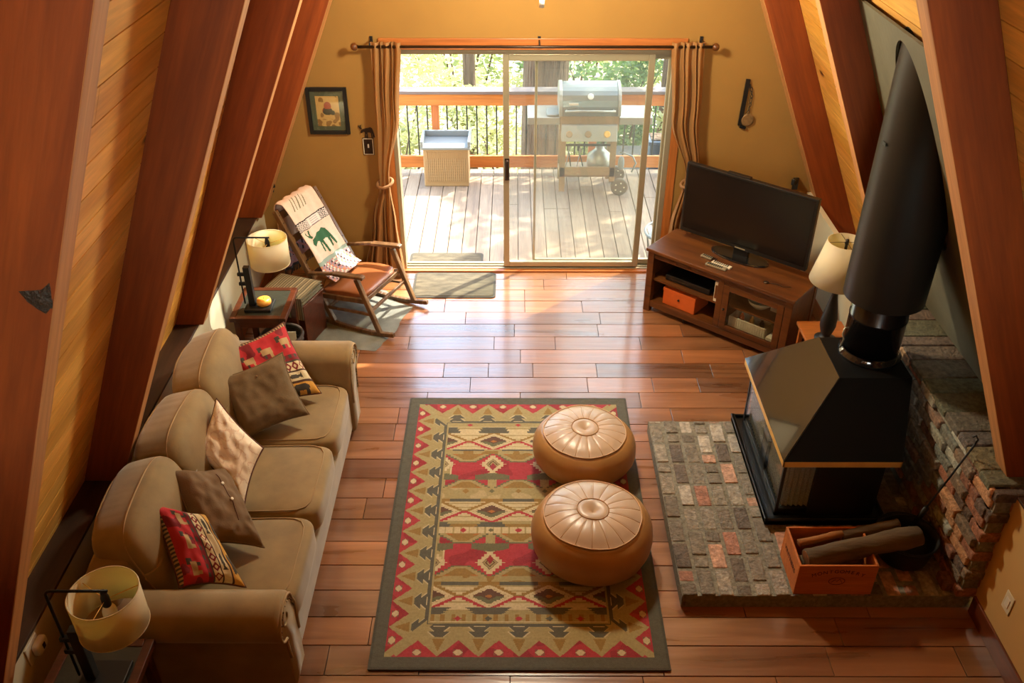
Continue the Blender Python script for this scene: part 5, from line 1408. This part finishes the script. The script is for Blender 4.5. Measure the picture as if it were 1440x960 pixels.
# ---------------------------------------------------------------- hillside and trees
mb=MB()
mb.grid(lambda u,v:(-14+28*u,9.9+34*v,-2.7-1.2*v+.35*fnoise(u*9,v*9)+(v>.5)*(v-.5)*8),60,60,flip=True)
struct('ground',mb,M['ground'],'sunlit forest floor sloping away below the deck',smooth=True)
mb=MB(); mb.box(-14,14,7.5,9.95,-3.2,-2.9); struct('ground_near',mb,M['ground'],'forest floor under the deck')
def leaves(n,cen,rad,size,seed,mode='blob'):
    rn=random.Random(seed); mb=MB()
    cl=[(rn.gauss(0,.45),rn.gauss(0,.45),rn.uniform(-1,1),rn.uniform(.18,.42)) for _ in range(26)]
    for i in range(n):
        c=cl[rn.randrange(len(cl))]; 
        while True:
            d=Vector((rn.uniform(-1,1),rn.uniform(-1,1),rn.uniform(-1,1)))
            if d.length<1: break
        p=Vector((cen[0]+(c[0]+d.x*c[3])*rad[0],cen[1]+(c[1]+d.y*c[3])*rad[1],cen[2]+(c[2]*.8+d.z*c[3])*rad[2]))
        s=size*rn.uniform(.6,1.3); a=Vector((rn.gauss(0,1),rn.gauss(0,1),rn.gauss(0,.6))).normalized(); b_=a.cross(Vector((rn.gauss(0,1),rn.gauss(0,1),rn.gauss(0,1)))).normalized()
        mb.add([p-a*s,p-b_*s*.38,p+a*s,p+b_*s*.38],[(0,1,2,3)])
    return mb
def trunkmesh(x,y,r,z0,z1,seed):
    mb=MB(); pts=[(x+.12*fnoise(z*.15,seed),y,z) for z in [z0+(z1-z0)*i/24 for i in range(25)]]
    mb.tube(pts,[r*(1.25-.45*i/24+.03*fnoise(i,seed)) for i in range(25)],26)
    return mb
def tree(x,y,r,z1,label,seed,crown=None,mat='leafpale',n=2500,size=.09):
    t=thing('tree',(x,y,-3),0,label,'tree','trees beyond the deck')
    obj('trunk',trunkmesh(x,y,r,-3.3,z1,seed),M['trunk'],t,smooth=True)
    for i,(c,rad) in enumerate(crown or []):
        obj('crown',leaves(n,c,rad,size,seed*10+i),M[mat],t)
    return t
tree(.40,11.6,.255,16,'thick bark-covered trunk standing close behind the grill',1)
tree(-.72,14.2,.085,13,'slim grey trunk standing behind the storage bin side of the railing',2,[((-.7,14.3,2.6),(2.0,1.4,1.6))],'leafmid',2600,.08)
tree(2.25,13.0,.085,13,'slim trunk seen between the two door leaves and the curtain',3,[((2.6,13.4,3.0),(1.8,1.4,1.4))],'leafmid',2200,.08)
tree(-2.6,15.0,.12,9,'slender tree behind the curtained end of the railing',4,[((-2.4,14.8,.2),(1.6,1.5,1.5))],'leafpale',2600,.08)
tree(4.3,15.5,.14,9,'slender tree at the grill end of the railing',5,[((4.0,15.2,.6),(1.6,1.5,1.6))],'leafpale',2600,.09)
for i,(x,y,z,rx,rz,mt,lab) in enumerate([
  (-1.9,13.0,-1.2,1.3,1.3,'leafpale','pale leafy shrub below the railing, behind the storage bin'),
  (-.1,13.8,-1.5,1.3,1.2,'leafpale','pale leafy shrub below the railing, between bin and grill'),
  (1.6,14.2,-.8,1.2,1.2,'leafdark','deep green shrub rising behind the grill lid'),
  (3.0,12.6,-1.3,1.2,1.1,'leafpale','pale shrub below the railing at the planters'),
  (-1.0,17.5,-.6,1.9,1.6,'leafmid','mid green bush farther down the hill behind the slim grey trunk'),
  (1.2,18.0,-.4,1.9,1.6,'leafpale','sunlit pale bush farther down the hill behind the thick trunk'),
  (3.6,18.5,-.2,2.0,1.7,'leafmid','mid green bush farther down the hill beyond the planters'),
  (-3.6,17.0,-.2,2.0,1.7,'leafpale','sunlit pale bush farther down the hill behind the curtain side')]):
    t=thing('shrub',(x,y,z-rz),0,lab,'shrub','shrubs below the deck')
    obj('foliage',leaves(5200,(x,y,z),(rx,rx,rz),.065,50+i),M[mt],t)
    mb=MB()
    for k in range(6):
        a=k*1.05; mb.tube([(x,y,-3.3),(x+.3*cos(a)*rx,y+.3*sin(a)*rx,z-rz*.2),(x+.6*cos(a)*rx,y+.6*sin(a)*rx,z+rz*.5)],[.03,.02,.008],5)
    obj('stems',mb,M['trunk'],t)
# overhanging crown that dapples the deck
ov=tree(5.2,12.6,.22,10,'tall tree whose high crown dapples the deck with shade',9,[((4.6,11.6,5.2),(2.2,1.8,1.0))],'leafmid',2600,.14)

# ---------------------------------------------------------------- light, sky, camera
w=bpy.data.worlds.new('sky'); SC.world=w; w.use_nodes=True; nt=w.node_tree; bg=nt.nodes['Background']
sk=nt.nodes.new('ShaderNodeTexSky'); sk.sky_type='NISHITA'; sk.sun_disc=False; sk.sun_elevation=R(52); sk.sun_rotation=R(50); sk.altitude=800; sk.dust_density=1.5
nt.links.new(mixc(nt,1.0,sk.outputs[0],(1.0,.88,.70),'MULTIPLY'),bg.inputs['Color']); bg.inputs['Strength'].default_value=SKY
def light(name,kind,loc,energy,color,**k):
    l=bpy.data.lights.new(name,kind); l.energy=energy; l.color=color
    for a,v in k.items(): setattr(l,a,v)
    o=bpy.data.objects.new(name,l); COL.objects.link(o); o.location=loc; return o
sun=light('sun','SUN',(0,0,20),SUN,(1,.90,.74),angle=R(.6))
sun.rotation_euler=Vector((.56,.50,1.0)).to_track_quat('Z','Y').to_euler()
light('fan_light','POINT',(FNX,FNY,3.06),FANW,(1,.88,.62),shadow_soft_size=.14)
# area lamp added as fill, outside the unseen gable window behind the loft
a=light('gable_fill','AREA',(.2,YB-.14,3.9),LOFTW,(1,.90,.76),shape='RECTANGLE',size=1.75,size_y=2.4); a.rotation_euler=(R(-90)+pi,0,0)
a.rotation_euler=Vector((0,-1,0)).to_track_quat('Z','Y').to_euler()
cam=bpy.data.cameras.new('camera'); co=bpy.data.objects.new('camera',cam); COL.objects.link(co)
F_=1260.0; cam.sensor_fit='HORIZONTAL'; cam.sensor_width=36; cam.lens=36*F_/1440; cam.clip_start=.05; cam.clip_end=200
co.location=(0,0,4.10); co.rotation_euler=(R(90)-math.atan(843/F_),0,R(.15))
SC.camera=co
vs_=SC.view_settings; vs_.view_transform='Standard'; vs_.look='None'; vs_.exposure=EXPO; vs_.gamma=1; vs_.use_curve_mapping=False
try:
    SC.cycles.use_denoising=True; SC.cycles.max_bounces=10; SC.cycles.diffuse_bounces=5; SC.cycles.transparent_max_bounces=12
    SC.cycles.caustics_reflective=False; SC.cycles.caustics_refractive=False; SC.cycles.sample_clamp_indirect=6
except Exception: pass
